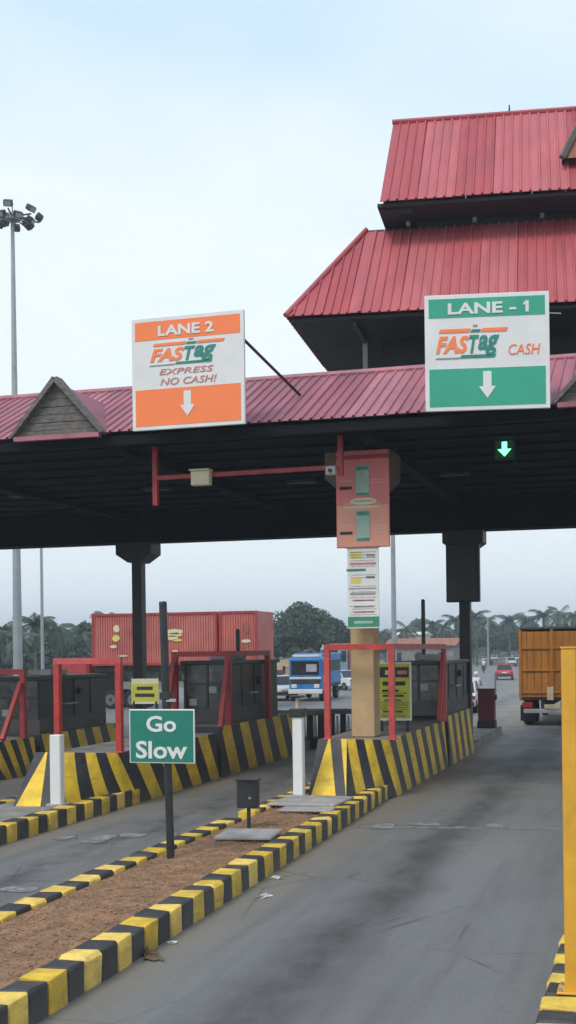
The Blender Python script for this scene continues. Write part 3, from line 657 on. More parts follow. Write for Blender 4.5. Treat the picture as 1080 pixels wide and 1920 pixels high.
def fine_print(parent, rows, m, yy=-.004):
    mb = MB(); rr = random.Random(3)
    for x0, x1, z, h in rows:
        x = x0
        while x < x1 - .01:
            w = rr.uniform(.018, .06); w = min(w, x1 - x); mb.box((x, yy - .001, z), (x + w, yy + .001, z + h * rr.uniform(.7, 1))); x += w + rr.uniform(.008, .018)
    tag(mb.build('small_print', m, parent), None, None, None, 'stuff')
fine_print(wb, [(-.28 + .02 * (k % 3), .28 - .03 * (k % 2), .275 + k * .058, .018) for k in range(23) if k not in (4, 7, 9, 11, 12, 15, 16, 18)], 'greyprint')
fine_print(hb, [(-.40, .40, .885 - .0, .022), (-.42, .36, .79, .018), (.20, .46, .30, .016), (.20, .46, .36, .016), (.20, .48, .42, .016), (.20, .46, 1.3, .016), (.20, .46, 1.36, .016), (-.46, -.20, .44, .016), (-.46, -.2, 1.36, .016)], 'cream', -.009)
MB().tube((-.36, .02, 1.66), (.36, .02, 1.66), .018).build('hanging_rod', 'galv', wb)

# pipe bracket under the canopy with a small box
pb = thing('pipe_bracket', 'dull red pipe bracket hanging under the canopy below the orange sign', 'bracket', (-9.92, 20.2, 6.0))
MB().tube((0, 0, 0.02), (0, 0, 1.22), .05, square=True).build('upright', 'red_dark', pb)
MB().tube((.05, 0, .58), (3.93, 0, .61), .04, square=True).build('crossbar', 'red_dark', pb)
MB().tube((3.96, 0, .45), (3.96, 0, 1.22), .05, square=True).build('upright', 'red_dark', pb)
cb = thing('camera_box', 'small cream box clamped on the red pipe under the canopy', 'camera', (-8.85, 20.06, 6.36))
MB().bbox((-.2, -.08, 0), (.2, .08, .30), .015).build('housing', 'cream', cb); MB().bbox((-.22, -.14, .29), (.22, .1, .32), .008).build('hood', 'cream', cb)
MB().bbox((-.06, .06, .12), (.06, .12, .3), .005).build('clamp', 'galv', cb)
for z in (6.62,):
    cb2 = thing('camera_box', 'small grey box at the right end of the red pipe', 'camera', (-6.12, 20.08, 6.44)); MB().bbox((-.1, -.06, 0), (.1, .08, .17), .01).build('housing', 'white_post', cb2); MB().tube((0, -.06, .08), (0, -.1, .08), .04).build('lens', 'blackprint', cb2)

# green arrow signal
ga = at_y(946, 842, 22.0)
sg = thing('lane_signal', 'lit green arrow lane signal under the canopy', 'lane signal', (ga.x, 22.0, ga.z))
MB().bbox((-.21, 0, -.21), (.21, .12, .21), .01).build('housing', 'blackprint', sg)
MB().box((-.18, -.006, -.18), (.18, -.002, .18)).build('panel', 'ledback', sg)
mb = MB(); ar = [(-.055, .15), (.055, .15), (.055, .0), (.145, .0), (0, -.155), (-.145, .0), (-.055, .0)]
mb.prism(ar, 'y', -.014, -.008); mb.build('arrow', 'led', sg)
MB().tube((0, .06, .21), (0, .06, 7.3 - ga.z), .02).build('hanger', 'dark_steel', sg)

# ------------------------------------------------------------------ lane signs
def arrow_down(w, h): s = w / 2; return [(-s * .5, h / 2), (s * .5, h / 2), (s * .5, -h * .06), (s, -h * .06), (0, -h / 2), (-s, -h * .06), (-s * .5, -h * .06)]
def logo(t, cx, cz, w, k):
    y = -.020
    lettering(t, (cx - w * .235, y, cz), 'FAS', .28 * k, w * .50, 'sorange', .28, .035)
    lettering(t, (cx + w * .095, y, cz + .0 * k), 'T', .29 * k, w * .15, 'teal', .28, .035)
    lettering(t, (cx + w * .315, y, cz - .03 * k), 'ag', .34 * k, w * .32, 'teal', .28, .03)
    sh = .06
    for x0, x1, z, h, m, nm in ((-.44, .02, .19, .06, 'sorange', 'orange_bar'), (.20, .58, .19, .06, 'sorange', 'orange_bar'), (.04, .18, .19, .045, 'teal', 'green_bar'), (-.12, .40, -.22, .05, 'teal', 'green_bar'), (-.50, -.14, -.225, .02, 'greyprint', 'print_line')):
        MB().prism([(cx + x0 * w, cz + z * k), (cx + x1 * w, cz + z * k), (cx + x1 * w + .03, cz + (z + h) * k), (cx + x0 * w + .03, cz + (z + h) * k)], 'y', y - .004, y + .003).build(nm, m, t)
    MB().box((cx + .08 * w, y - .003, cz + .28 * k), (cx + .15 * w, y + .002, cz + .31 * k)).build('print_line', 'pinkred', t)
def lane_sign(label, loc, rz, w, h, m, top, body):
    t = thing('lane_sign', label, 'lane sign', loc, rz, 'lane signs on the canopy front')
    MB().bbox((-w / 2, -.012, 0), (w / 2, .05, h), .008).build('board', 'white', t)
    e = .075
    MB().box((-w / 2 + e, -.018, h * .80), (w / 2 - e, -.0125, h - e)).build('header_panel', m, t)
    MB().box((-w / 2 + e, -.018, e), (w / 2 - e, -.0125, h * .36)).build('arrow_panel', m, t)
    lettering(t, (top[2], -.026, h * .875), top[0], .20, top[1], 'white', 0, .03)
    MB().prism([(x, z + h * .215) for x, z in arrow_down(.30, .48)], 'y', -.028, -.020).build('arrow', 'white', t)
    body(t)
    for x in (-w * .36, w * .36):
        MB().tube((x, .10, .05), (x, .10, h - .08), .035, square=True).build('back_post', 'galv', t)
        MB().tube((x, .12, h * .55), (x, .12 + (h * .55) * .55, h * .55 - .75), .025).build('strut', 'galv', t)
    for z in (.3, h - .3): MB().tube((-w * .45, .07, z), (w * .45, .07, z), .02, square=True).build('back_rail', 'galv', t)
    return t
def body2(t):
    logo(t, -.08, 1.42, 1.42, .90)
    lettering(t, (-.02, -.020, 1.095), 'EXPRESS', .11, 1.12, 'pinkred', .25, .0)
    lettering(t, (.02, -.020, .905), 'NO CASH!', .13, 1.16, 'pinkred', .25, .0)
def body1(t):
    logo(t, -.34, 1.18, 1.18, 1.12)
    lettering(t, (.66, -.020, 1.06), 'CASH', .19, .56, 'sorange', .18, .0)
s2 = lane_sign('orange and white LANE 2 sign on the canopy edge', (-8.57, 18.85, 7.27), R(-1), 2.32, 2.15, 'sorange', ('LANE 2', 1.15, -.02), body2)
MB().tube((1.13, .05, 1.6), (1.55, 2.1, .95), .03).build('strut', 'dark_steel', s2)
s1 = lane_sign('green and white LANE - 1 sign on the canopy edge', (-2.83, 18.9, 7.26), R(8), 2.22, 2.08, 'sgreen', ('LANE -', 1.22, -.08), body1)
MB().prism([(x + .72, z + 2.08 * .875) for x, z in ((-.03, -.10), (.03, -.10), (.03, .10), (-.02, .10), (-.075, .05), (-.06, .02), (-.03, .04))], 'y', -.030, -.022).build('letter', 'white', s1)
MB().tube((1.0, .03, 1.70), (1.32, .10, 1.70), .012).build('pin', 'galv', s1)

# ------------------------------------------------------------------ roof tower
TA = R(6)
tw = thing('roof_tower', 'two-tier red roofed tower rising above the toll canopy', 'tower', (-8.05, 23.0, 8.9), TA)
TL, TD = 17.5, 9.0                    # front length and depth at the lower eave
e1, r1 = 1.70, 4.60                   # lower eave and lower roof top above the origin
d1, sd1 = 2.75, 1.45                  # run of the front slope, run of the side slope
def slope_sheets(parent, L, run_l, run_r, o, ex, ey_dir, slope_len, m, sw=0.88):
    """sheets over a trapezoid: eave length L, hips cutting run_l / run_r off the top"""
    n = max(1, int(round(L / sw))); w = L / n
    ex = Vector(ex)
    for k in range(n):
        xa, xb = k * w, (k + 1) * w
        def top(x):
            a = slope_len
            if run_l > 0: a = min(a, slope_len * x / run_l)
            if run_r > 0: a = min(a, slope_len * (L - x) / run_r)
            return max(a, 0.0)
        cuts = sorted({xa, xb, *[c for c in (run_l, L - run_r) if xa + 1e-3 < c < xb - 1e-3]})
        for c0, c1 in zip(cuts[:-1], cuts[1:]):
            t0, t1 = top(c0), top(c1)
            if max(t0, t1) < .02: continue
            nr = max(1, round(4 * (c1 - c0) / w))
            me = sheet_mesh('roof_sheet', c1 - c0 - .003, slope_len, m, nr, max(t0, .001), max(t1, .001))
            place_sheet(me, parent, Vector(o) + ex * c0 + Vector((0, 0, random.uniform(-.012, .012))), ex + Vector((0, 0, random.uniform(-.006, .006))), ey_dir)
h1 = r1 - e1
fl = math.hypot(d1, h1); sl = math.hypot(sd1, h1)
slope_sheets(tw, TL, sd1, sd1, (0, 0, e1), (1, 0, 0), (0, d1, h1), fl, 'roof_red')
slope_sheets(tw, TL, sd1, sd1, (TL, TD, e1), (-1, 0, 0), (0, -d1, h1), fl, 'roof_red')
slope_sheets(tw, TD, d1, d1, (0, TD, e1), (0, -1, 0), (sd1, 0, h1), sl, 'roof_red')
slope_sheets(tw, TD, d1, d1, (TL, 0, e1), (0, 1, 0), (-sd1, 0, h1), sl, 'roof_red')
MB().tube((.0, .0, e1 + .02), (sd1, d1, r1 + .05), .06, n=8).build('hip_cap', 'roof_red', tw)
MB().tube((TL, .0, e1 + .02), (TL - sd1, d1, r1 + .05), .06, n=8).build('hip_cap', 'roof_red', tw)
MB().box((sd1 - .1, d1 - .02, r1 - .06), (TL - sd1 + .1, TD - d1 + .02, r1 + .02)).build('tier_deck', 'dark_steel', tw)
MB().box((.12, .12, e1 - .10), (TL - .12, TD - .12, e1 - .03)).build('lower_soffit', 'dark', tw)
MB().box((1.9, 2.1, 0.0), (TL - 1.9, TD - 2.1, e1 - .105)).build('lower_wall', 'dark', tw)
for k in range(9):
    x = 1.55 + k * 1.8; MB().tube((x, 1.75, -.12), (x, 1.75, e1 - .105), .055, square=True).build('post', 'white_post', tw)
    MB().tube((x, .3, e1 - .16), (x, 2.0, e1 - .16), .05, square=True).build('rafter', 'dark_steel', tw)
# upper tier
ux, uy, ue, ur = 1.98, 1.55, 4.83, 8.02
ud = 2.72; uL = TL - 2 * ux
us = math.hypot(ud, ur - ue)
slope_sheets(tw, uL, 0, 0, (ux, uy, ue), (1, 0, 0), (0, ud, ur - ue), us, 'roof_red')
slope_sheets(tw, uL, 0, 0, (ux + uL, uy + 2 * ud, ue), (-1, 0, 0), (0, -ud, ur - ue), us, 'roof_red')
MB().tube((ux - .03, uy + ud, ur + .03), (ux + uL + .03, uy + ud, ur + .03), .07, n=8).build('ridge_cap', 'roof_red', tw)
for x in (ux + .05, ux + uL - .1): MB().prism([(uy + .2, ue + .03), (uy + 2 * ud - .2, ue + .03), (uy + ud, ur - .12)], 'x', x, x + .05).build('gable_wall', 'dark', tw)
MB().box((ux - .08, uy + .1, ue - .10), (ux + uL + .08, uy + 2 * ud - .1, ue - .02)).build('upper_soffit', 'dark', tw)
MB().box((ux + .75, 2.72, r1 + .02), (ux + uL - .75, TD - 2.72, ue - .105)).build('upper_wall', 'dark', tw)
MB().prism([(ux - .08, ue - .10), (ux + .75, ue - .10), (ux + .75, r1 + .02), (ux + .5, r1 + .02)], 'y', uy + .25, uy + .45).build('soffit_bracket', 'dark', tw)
for k in range(8):
    x = ux + .55 + k * 1.65; MB().tube((x, 2.62, r1 + .02), (x, 2.62, ue - .105), .05, square=True).build('post', 'white_post', tw)
# small ridge finial and the dormer at the picture's right edge
MB().tube((ux + 3.05, uy + ud, ur + .06), (ux + 3.05, uy + ud, ur + .26), .03, .015).build('finial', 'blackpole', tw)
gx = ux + 4.95
t0 = .30
def on(u, t): return (gx + u, uy + ud * t, ue + (ur - ue) * t)
for a, b in (((-.62, t0), (0, t0 + .42)), ((.62, t0), (0, t0 + .42))):
    p, q = Vector(on(*a)), Vector(on(*b)); p.y -= .35; q.y -= 1.1; p.z += .0; MB().tube(p, q, .06, square=True).build('dormer_board', 'wood_grey', tw)
p = Vector(on(-.62, t0)); q = Vector(on(.62, t0)); a = Vector(on(0, t0 + .42)); a.y -= 1.05; p.y -= .30; q.y -= .30
MB().add([p, q, a], [(0, 1, 2)]).build('dormer_face', 'tile', tw)
MB().add([p, a, Vector(on(0, t0 + .42)), Vector(on(-.62, t0))], [(0, 1, 2, 3)]).build('dormer_cheek', 'roof_red', tw)
MB().add([q, a, Vector(on(0, t0 + .42)), Vector(on(.62, t0))], [(0, 1, 2, 3)]).build('dormer_cheek', 'roof_red', tw)

# ------------------------------------------------------------------ Go Slow sign and small things on the island
gs = thing('road_sign', 'green Go Slow sign on a black pole in the gravel island', 'road sign', (-6.31, 13.16, .25))
MB().tube((0, 0, -.05), (-.07, 0, 3.40), .052, n=14).build('pole', 'blackpole', gs, smooth=False)
MB().tube((-.07, 0, 3.40), (-.071, 0, 3.43), .055, .045, n=14).build('pole_cap', 'blackpole', gs)
MB().bbox((-.54, -.085, 1.275), (.40, -.06, 1.995), .006).build('panel', 'white', gs)
MB().bbox((-.523, -.090, 1.292), (.383, -.0855, 1.978), .001).build('green_face', 'gogreen', gs)
lettering(gs, (-.07, -.094, 1.80), 'Go', .215, .43, 'white', 0, .022)
lettering(gs, (-.07, -.094, 1.455), 'Slow', .235, .74, 'white', 0, .022)
for z in (1.42, 1.85): MB().bbox((-.14, -.062, z - .02), (.04, .06, z + .02), .004).build('clamp', 'blackpole', gs)
MB().bbox((-.11, -.06, 2.12), (.03, .06, 2.22), .006).build('clamp', 'blackpole', gs); MB().bbox((-.02, -.05, 2.09), (.12, -.03, 2.13), .004).build('small_bracket', 'white_post', gs)
bx_ = thing('sensor_post', 'small black box on a short stalk in the island soil', 'sensor post', (-6.12, 15.5, .245))
MB().bbox((-.17, -.07, .34), (.16, .07, .77), .012).build('housing', 'blackpole', bx_); MB().tube((0, 0, 0), (0, 0, .34), .03).build('stalk', 'blackpole', bx_)
MB().bbox((-.19, -.10, .76), (.18, .09, .79), .006).build('hood', 'blackpole', bx_); MB().tube((.05, -.07, .5), (.05, -.085, .5), .02).build('lens', 'galv', bx_)
w1 = thing('white_post', 'tall white concrete post in front of the left barrier nose', 'post', (-10.43, 17.2, .27))
MB().bbox((-.105, -.08, 0), (.105, .08, 1.28), .015).build('shaft', 'white', w1); MB().bbox((-.16, -.13, 0), (.16, .13, .05), .01).build('foot', 'slab', w1)
w2 = thing('white_post', 'narrow white post with a black fitting beside the right barrier nose', 'post', (-6.44, 18.85, .27))
MB().bbox((-.095, -.08, 0), (.095, .08, 1.50), .012).build('shaft', 'white', w2)
MB().bbox((-.15, -.12, 1.50), (.13, .12, 1.66), .02).build('fitting', 'blackpole', w2); MB().tube((-.02, 0, 1.66), (-.02, 0, 1.86), .035).build('stub', 'creamcab', w2)
MB().bbox((-.13, -.11, 1.86), (.11, .11, 1.90), .008).build('cap', 'blackpole', w2)
yn = thing('notice_board', 'yellow notice board with dark header behind the red frame', 'notice board', (-5.615, 23.0, 1.182))
MB().bbox((-.39, 0, .24), (.39, .04, 1.54), .006).build('board', 'white', yn)
MB().box((-.36, -.006, .29), (.36, -.002, 1.50)).build('yellow_face', 'noticeyellow', yn); MB().box((-.34, -.010, 1.20), (.34, -.007, 1.43)).build('dark_header', 'blackprint', yn)
MB().box((-.2, -.013, 1.26), (-.06, -.011, 1.36)).build('header_print', 'cream', yn); MB().box((.08, -.013, 1.27), (.30, -.011, 1.35)).build('header_print', 'pinkred', yn)
for x0, x1, z, h in ((-.26, .26, 1.02, .09), (-.28, .10, .88, .05), (-.26, .22, .77, .045), (-.22, .16, .68, .03), (-.26, .2, .42, .04)): MB().box((x0, -.010, z), (x1, -.007, z + h)).build('print_line', 'blackprint', yn)
fine_print(yn, [(-.3, .3, .32 + k * .04, .02) for k in (0, 1, 4, 5, 6, 7, 8, 13)], 'blackprint', -.008)
for x in (-.3, .3): MB().tube((x, .03, 0), (x, .03, .26), .03, square=True).build('leg', 'blackpole', yn)
y2 = at_y(272, 1322, 22.5)
n2 = thing('notice_board', 'small yellow notice board above the Go Slow sign', 'notice board', (y2.x, 22.5, 1.075))
zb = at_y(272, 1315, 22.5).z - 1.075
MB().bbox((-.34, 0, zb - .06), (.34, .03, zb + .52), .005).build('board', 'cream', n2); MB().box((-.32, -.006, zb), (.32, -.002, zb + .40)).build('yellow_face', 'noticeyellow', n2)
for x0, x1, z, h in ((-.2, .2, .26, .08), (-.24, .24, .10, .08)): MB().box((x0, -.010, zb + z), (x1, -.007, zb + z + h)).build('print_line', 'blackprint', n2)
for x in (-.28, .28): MB().tube((x, .02, 0), (x, .02, zb), .025, square=True).build('leg', 'blackpole', n2)
# amber pole on the near right kerb
yp = thing('height_gauge_pole', 'amber painted square pole at the right edge of the picture', 'pole', (-.645, 8.45, .30))
MB().bbox((-.06, -.055, 0), (.055, .055, 2.69), .008).build('shaft', 'goldpole', yp); MB().bbox((-.12, -.11, -.0), (.12, .11, .02), .005).build('base_plate', 'goldpole', yp)
MB().bbox((-.065, -.06, 2.69), (.06, .06, 2.705), .003).build('cap', 'goldpole', yp)
for sx in (-.09, .09):
    for sy in (-.08, .08): MB().tube((sx, sy, .02), (sx, sy, .045), .014, n=6).build('bolt', 'galv', yp)

# litter
for i, (px, py, r, m, lab) in enumerate(((495, 1683, .07, 'litter', 'white crumpled litter on the lane beside the kerb'), (312, 1768, .05, 'litter', 'small pale litter scrap at the foot of the kerb'),
                                        (478, 1646, .06, 'litter', 'pale paper scrap against the yellow kerb stone'), (262, 1792, .13, 'dryleaf', 'brown leaf heap at the foot of the striped kerb'))):
    c = at_z(px, py); mb = MB(); N = 5
    vs = [(random.uniform(-r, r) + (a - N / 2) / N * 2 * r, random.uniform(-.3, .3) * r + (b - N / 2) / N * 1.3 * r, .004 + random.random() * r * .8 * math.sin(math.pi * (a + .5) / (N + 1)) * math.sin(math.pi * (b + .5) / (N + 1))) for a in range(N + 1) for b in range(N + 1)]
    mb.add(vs, [(a * (N + 1) + b, (a + 1) * (N + 1) + b, (a + 1) * (N + 1) + b + 1, a * (N + 1) + b + 1) for a in range(N) for b in range(N)])
    o = mb.build('litter', m, None, (max(c.x, -4.86), c.y, 0.002), random.uniform(0, 3)); tag(o, lab, 'litter', 'litter along the kerb')

# ------------------------------------------------------------------ plaza furniture beyond the booths
mg = thing('barrier_gate', 'maroon barrier gate housing beside the lane past the black column', 'barrier gate', (-5.62, 36.6, .262))
MB().bbox((-.30, -.22, .25), (.26, .22, 1.30), .02).build('housing', 'maroon', mg); MB().bbox((-.33, -.25, 0), (.29, .25, .25), .02).build('plinth', 'chassis', mg)
MB().bbox((-.33, -.25, 1.30), (.29, .25, 1.36), .015).build('lid', 'maroon', mg); MB().tube((.30, -.05, 1.05), (.30, -.05, 1.9), .03, square=True).build('boom_arm', 'white', mg)
MB().tube((.27, -.05, 1.05), (.34, -.05, 1.05), .09).build('hub', 'chassis', mg)
def guard(px, py, label):
    c = at_z(px, py); t = thing('road_barricade', label, 'barricade', (c.x, c.y, 0), R(4), 'dark slotted barricades beyond the booths')
    MB().bbox((-.85, -.25, 0), (.85, .25, .30), .03).build('foot', 'chassis', t)
    for k in range(5): MB().bbox((-.78 + k * .36, -.10, .30), (-.62 + k * .36, .10, 1.0), .01).build('slat', 'booth', t)
    for k in range(4): MB().bbox((-.56 + k * .36, -.02, .36), (-.50 + k * .36, .02, .95), .005).build('white_strip', 'white', t)
    MB().bbox((-.85, -.12, 1.0), (.85, .12, 1.16), .02).build('top_rail', 'concrete', t)
guard(560, 1402, 'dark slotted road barricade behind the narrow white post'); guard(622, 1398, 'dark slotted road barricade seen through the red frame')

# ------------------------------------------------------------------ vehicles
def wheel(parent, x, y, r, w, side=1):
    t = MB(); n = 20; vs = []; prof = [(r * .62, -w / 2), (r * .93, -w / 2), (r, -w * .3), (r, w * .3), (r * .93, w / 2), (r * .62, w / 2)]
    for i in range(n):
        a = 2 * math.pi * i / n
        for rr, xx in prof: vs.append((xx, rr * math.cos(a), rr * math.sin(a)))
    P = len(prof); fs = [(i * P + j, i * P + (j + 1) % P, ((i + 1) % n) * P + (j + 1) % P, ((i + 1) % n) * P + j) for i in range(n) for j in range(P)]
    t.add(vs, fs); o = t.build('wheel', 'rubber', parent, (x, y, r))
    MB().tube((-w * .38, 0, 0), (w * .38, 0, 0), r * .61, n=16).build('rim', 'rim', o); MB().tube((-w * .5, 0, 0), (w * .5, 0, 0), r * .2, n=10).build('hub', 'chassis', o)
    return o
def car(label, loc, rz, m, group='cars on the far road'):
    t = thing('car', label, 'car', loc, rz, group)
    side = [(-1.95, .35), (-1.98, .62), (-1.9, .82), (-1.2, .93), (1.45, .93), (1.93, .86), (1.97, .55), (1.9, .32), (-1.9, .32)]
    bm = MB().prism(side, 'x', -.80, .80); ob = bm.build('body', m, t)
    bv = ob.modifiers.new('b', 'BEVEL'); bv.width = .07; bv.segments = 2; bv.limit_method = 'ANGLE'
    cab = [(-1.05, .93), (-.45, 1.42), (.95, 1.45), (1.55, .93)]; mb = MB()
    vs = []
    for x, s in ((-.74, 1), (.74, 1)):
        for y, z in cab: vs.append((x * (1 if z < 1 else .84), y, z))
    mb.add(vs, [(0, 1, 2, 3), (7, 6, 5, 4), (0, 4, 5, 1), (1, 5, 6, 2), (2, 6, 7, 3), (0, 3, 7, 4)]).build('greenhouse', 'carglass', t)
    MB().bbox((-.60, -.42, 1.425), (.60, .93, 1.475), .02).build('roof', m, t)
    for s in (-1, 1):
        for y, z, y2, z2 in ((-.98, .95, -.45, 1.44), (.25, .95, .25, 1.45), (1.48, .95, .93, 1.46)):
            MB().tube((s * .735, y, z), (s * .625, y2, z2), .035, square=True).build('roof_pillar', m, t)
        MB().bbox((s * .68 - .12, -2.0, .66), (s * .68 + .12, -1.93, .82), .01).build('tail_lamp', 'lampred', t)
        MB().bbox((s * .62 - .14, 1.92, .62), (s * .62 + .14, 1.985, .76), .01).build('headlight', 'white', t)
        for y in (-1.2, 1.25): wheel(t, s * .74, y, .30, .18)
    MB().bbox((-.75, -2.03, .36), (.75, -1.94, .55), .02).build('bumper', 'chassis', t); MB().bbox((-.24, -2.04, .64), (.24, -1.98, .75), .005).build('number_plate', 'white', t)
    return t
def at_road(px, py): c = at_z(px, py); return (c.x, c.y, 0)
car('small red hatchback seen from behind on the far road', at_road(946, 1274), R(8), 'carred')
car('white car ahead of the red hatchback on the far road', at_road(958, 1249), R(12), 'carwhite')
car('white car parked beside the blue truck', at_road(642, 1293), R(55), 'carwhite')
car('white car half hidden behind the black column at right', (-9.0, 50.5, 0), R(5), 'carwhite')
car('white car seen through the left red portal frame', (-23.0, 34.5, 0), R(70), 'carwhite')
car('grey-white car left of the blue truck behind the booth', at_road(524, 1312), R(30), 'carwhite')

for px_, py_, m_, lab_ in ((655, 1266, 'carred', 'red car between the blue bus and the beige pillar far off'), (700, 1258, 'chassis', 'dark car far off behind the beige pillar'), (966, 1240, 'carwhite', 'white car nearest the orange truck at the far bend'),
                           (902, 1236, 'chassis', 'dark car at the far left edge of the bend'), (515, 1290, 'carred', 'dull red car behind the left dark toll booth')):
    car(lab_, at_road(px_, py_), R(20), m_)
car('small white car far ahead near the bend of the road', at_road(925, 1240), R(14), 'carwhite')
car('dark car beside the white one near the bend of the road', at_road(944, 1238), R(14), 'chassis')
car('grey car behind the blue bus beyond the lane', at_road(668, 1276), R(170), 'paleblue')
car('white car following the grey car beyond the beige pillar', at_road(722, 1268), R(175), 'carwhite')
car('red car parked beyond the right toll booth notice', at_road(780, 1262), R(175), 'carred')
# orange truck
ot = thing('truck', 'orange high-sided truck seen from behind in the right lane', 'truck', (-3.78, 41.0, 0))
MB().bbox((-1.24, .05, .98), (1.24, 6.0, 1.12), .02).build('deck', 'chassis', ot)
for k in range(9):
    xa = -1.22 + k * .272; MB().bbox((xa, 0.0, 1.10), (xa + .262, .06, 3.62), .012).build('tailgate_plank', 'orange', ot)
for z in (1.25, 2.1, 2.95): MB().bbox((-1.2, -.05, z), (1.2, -.002, z + .09), .008).build('rail', 'orange', ot)
for x in (-1.25, -.04, 1.17): MB().bbox((x, -.08, 1.0), (x + .09, -.052, 3.7), .008).build('stanchion', 'orange', ot)
for s in (-1, 1):
    MB().bbox((min(s * 1.24, s * 1.18), .062, 1.12), (max(s * 1.24, s * 1.18), 6.0, 3.65), .01).build('side_board', 'orange', ot)
    for k in range(6): MB().bbox((min(s * 1.3, s * 1.242), .2 + k * 1.1, 1.0), (max(s * 1.3, s * 1.242), .3 + k * 1.1, 3.7), .006).build('stanchion', 'orange', ot)
    for y in (.95, 2.2, 7.0): wheel(ot, s * .98, y, .50, .42 if y < 5 else .28)
    MB().bbox((s * .95 - .2, -.10, .72), (s * .95 + .2, -.02, .92), .01).build('tail_lamp', 'lampred', ot)
    MB().bbox((s * .98 - .28, .25, .18), (s * .98 + .28, .29, .80), .005).build('mud_flap', 'rubber', ot)
MB().bbox((-1.22, .07, 3.66), (1.22, 6.0, 3.80), .05).build('tarpaulin', 'chassis', ot)
MB().bbox((-.45, .1, .62), (-.3, 7.2, .96), .01).build('chassis_rail', 'chassis', ot); MB().bbox((.3, .1, .62), (.45, 7.2, .96), .01).build('chassis_rail', 'chassis', ot)
MB().bbox((-1.1, -.10, .50), (1.1, .02, .66), .015).build('rear_bumper', 'white_post', ot); MB().bbox((-.3, -.13, .68), (.3, -.105, .84), .004).build('number_plate', 'creamcab', ot)
MB().bbox((-1.2, 6.2, .7), (1.2, 8.0, 2.85), .1).build('cab', 'orange', ot); MB().bbox((-.2, -.09, 1.0), (.05, -.04, 1.5), .01).build('ladder', 'creamcab', ot)

# red containers on a trailer
CYt = 52.0
a = at_y(172, 1152, CYt); b = at_y(482, 1148, CYt)
ctz = a.z
tr = thing('container_truck', 'long red container trailer standing beyond the left booths', 'truck', ((a.x + b.x) / 2, CYt, 0))
half = (b.x - a.x) / 2; zb = ctz - 2.75
def corrugated(x0, x1, name):
    mb = MB(); n = int((x1 - x0) / .14); w = (x1 - x0) / n; prof = []
    for i in range(n):
        xx = x0 + i * w; prof += [(xx, 0), (xx + w * .35, 0), (xx + w * .5, .05), (xx + w * .85, .05)]
    prof.append((x1, 0)); vs = []
    for x, d in prof: vs += [(x, d, zb), (x, d, ctz)]
    mb.add(vs, [(2 * i, 2 * i + 2, 2 * i + 3, 2 * i + 1) for i in range(len(prof) - 1)])
    mb.box((x0, .06, zb), (x1, 2.4, ctz)); return mb.build(name, 'container', tr)
sp = -half + 2 * half * .77
c1 = corrugated(-half, sp - .06, 'container'); c2 = corrugated(sp + .06, half, 'container')
for cpart, (x0, x1) in ((c1, (-half, sp - .06)), (c2, (sp + .06, half))):
    for x in (x0, x1 - .12): MB().box((x, -.04, zb - .02), (x + .12, .055, ctz + .02)).build('corner_post', 'red_dark', cpart)
    MB().box((x0 + .12, -.035, ctz - .10), (x1 - .12, .055, ctz + .015)).build('top_rail', 'red_dark', cpart); MB().box((x0 + .12, -.035, zb - .015), (x1 - .12, .055, zb + .12)).build('bottom_rail', 'red_dark', cpart)
rr = random.Random(5)
for x, z, w, h, m in ((.05, 1.75, .55, .16, 'cream'), (.02, 1.58, .62, .12, 'yellowprint'), (-.05, 1.42, .42, .13, 'cream'), (.25, 1.30, .30, .07, 'yellowprint'), (.1, .72, .20, .07, 'cream'),
                      (-3.25, 1.95, .20, .22, 'cream'), (-3.30, 1.45, .26, .20, 'yellowprint'), (-3.45, 1.0, .22, .10, 'cream'), (-2.9, .5, .3, .05, 'cream'), (half - .6, 1.9, .16, .34, 'tile'), (half - .62, 1.2, .3, .1, 'cream')):
    pts = [(x + w * math.cos(t) * rr.uniform(.8, 1), zb + z + h * math.sin(t) * rr.uniform(.75, 1)) for t in [2 * math.pi * k / 16 for k in range(16)]]
    MB().prism(pts, 'y', -.018, -.008).build('print', m, c1 if x < sp else c2)
MB().bbox((-half, .3, zb - .35), (half, 2.1, zb - .03), .02).build('trailer_bed', 'chassis', tr)
for x in (-half + .9, -half + 2.2, half - 3.4, half - 2.1):
    for y in (.35, 2.05):
        w_ = wheel(tr, x, y, .5, .3); w_.rotation_euler.z = R(90)
for x in (-half + .3, half - .3): MB().bbox((x - .15, .5, .4), (x + .15, 1.9, zb - .35), .01).build('support', 'chassis', tr)
cab = MB().bbox((-half - 2.3, .1, .7), (-half - .3, 2.4, 2.7), .12).build('cab', 'red_dark', tr)

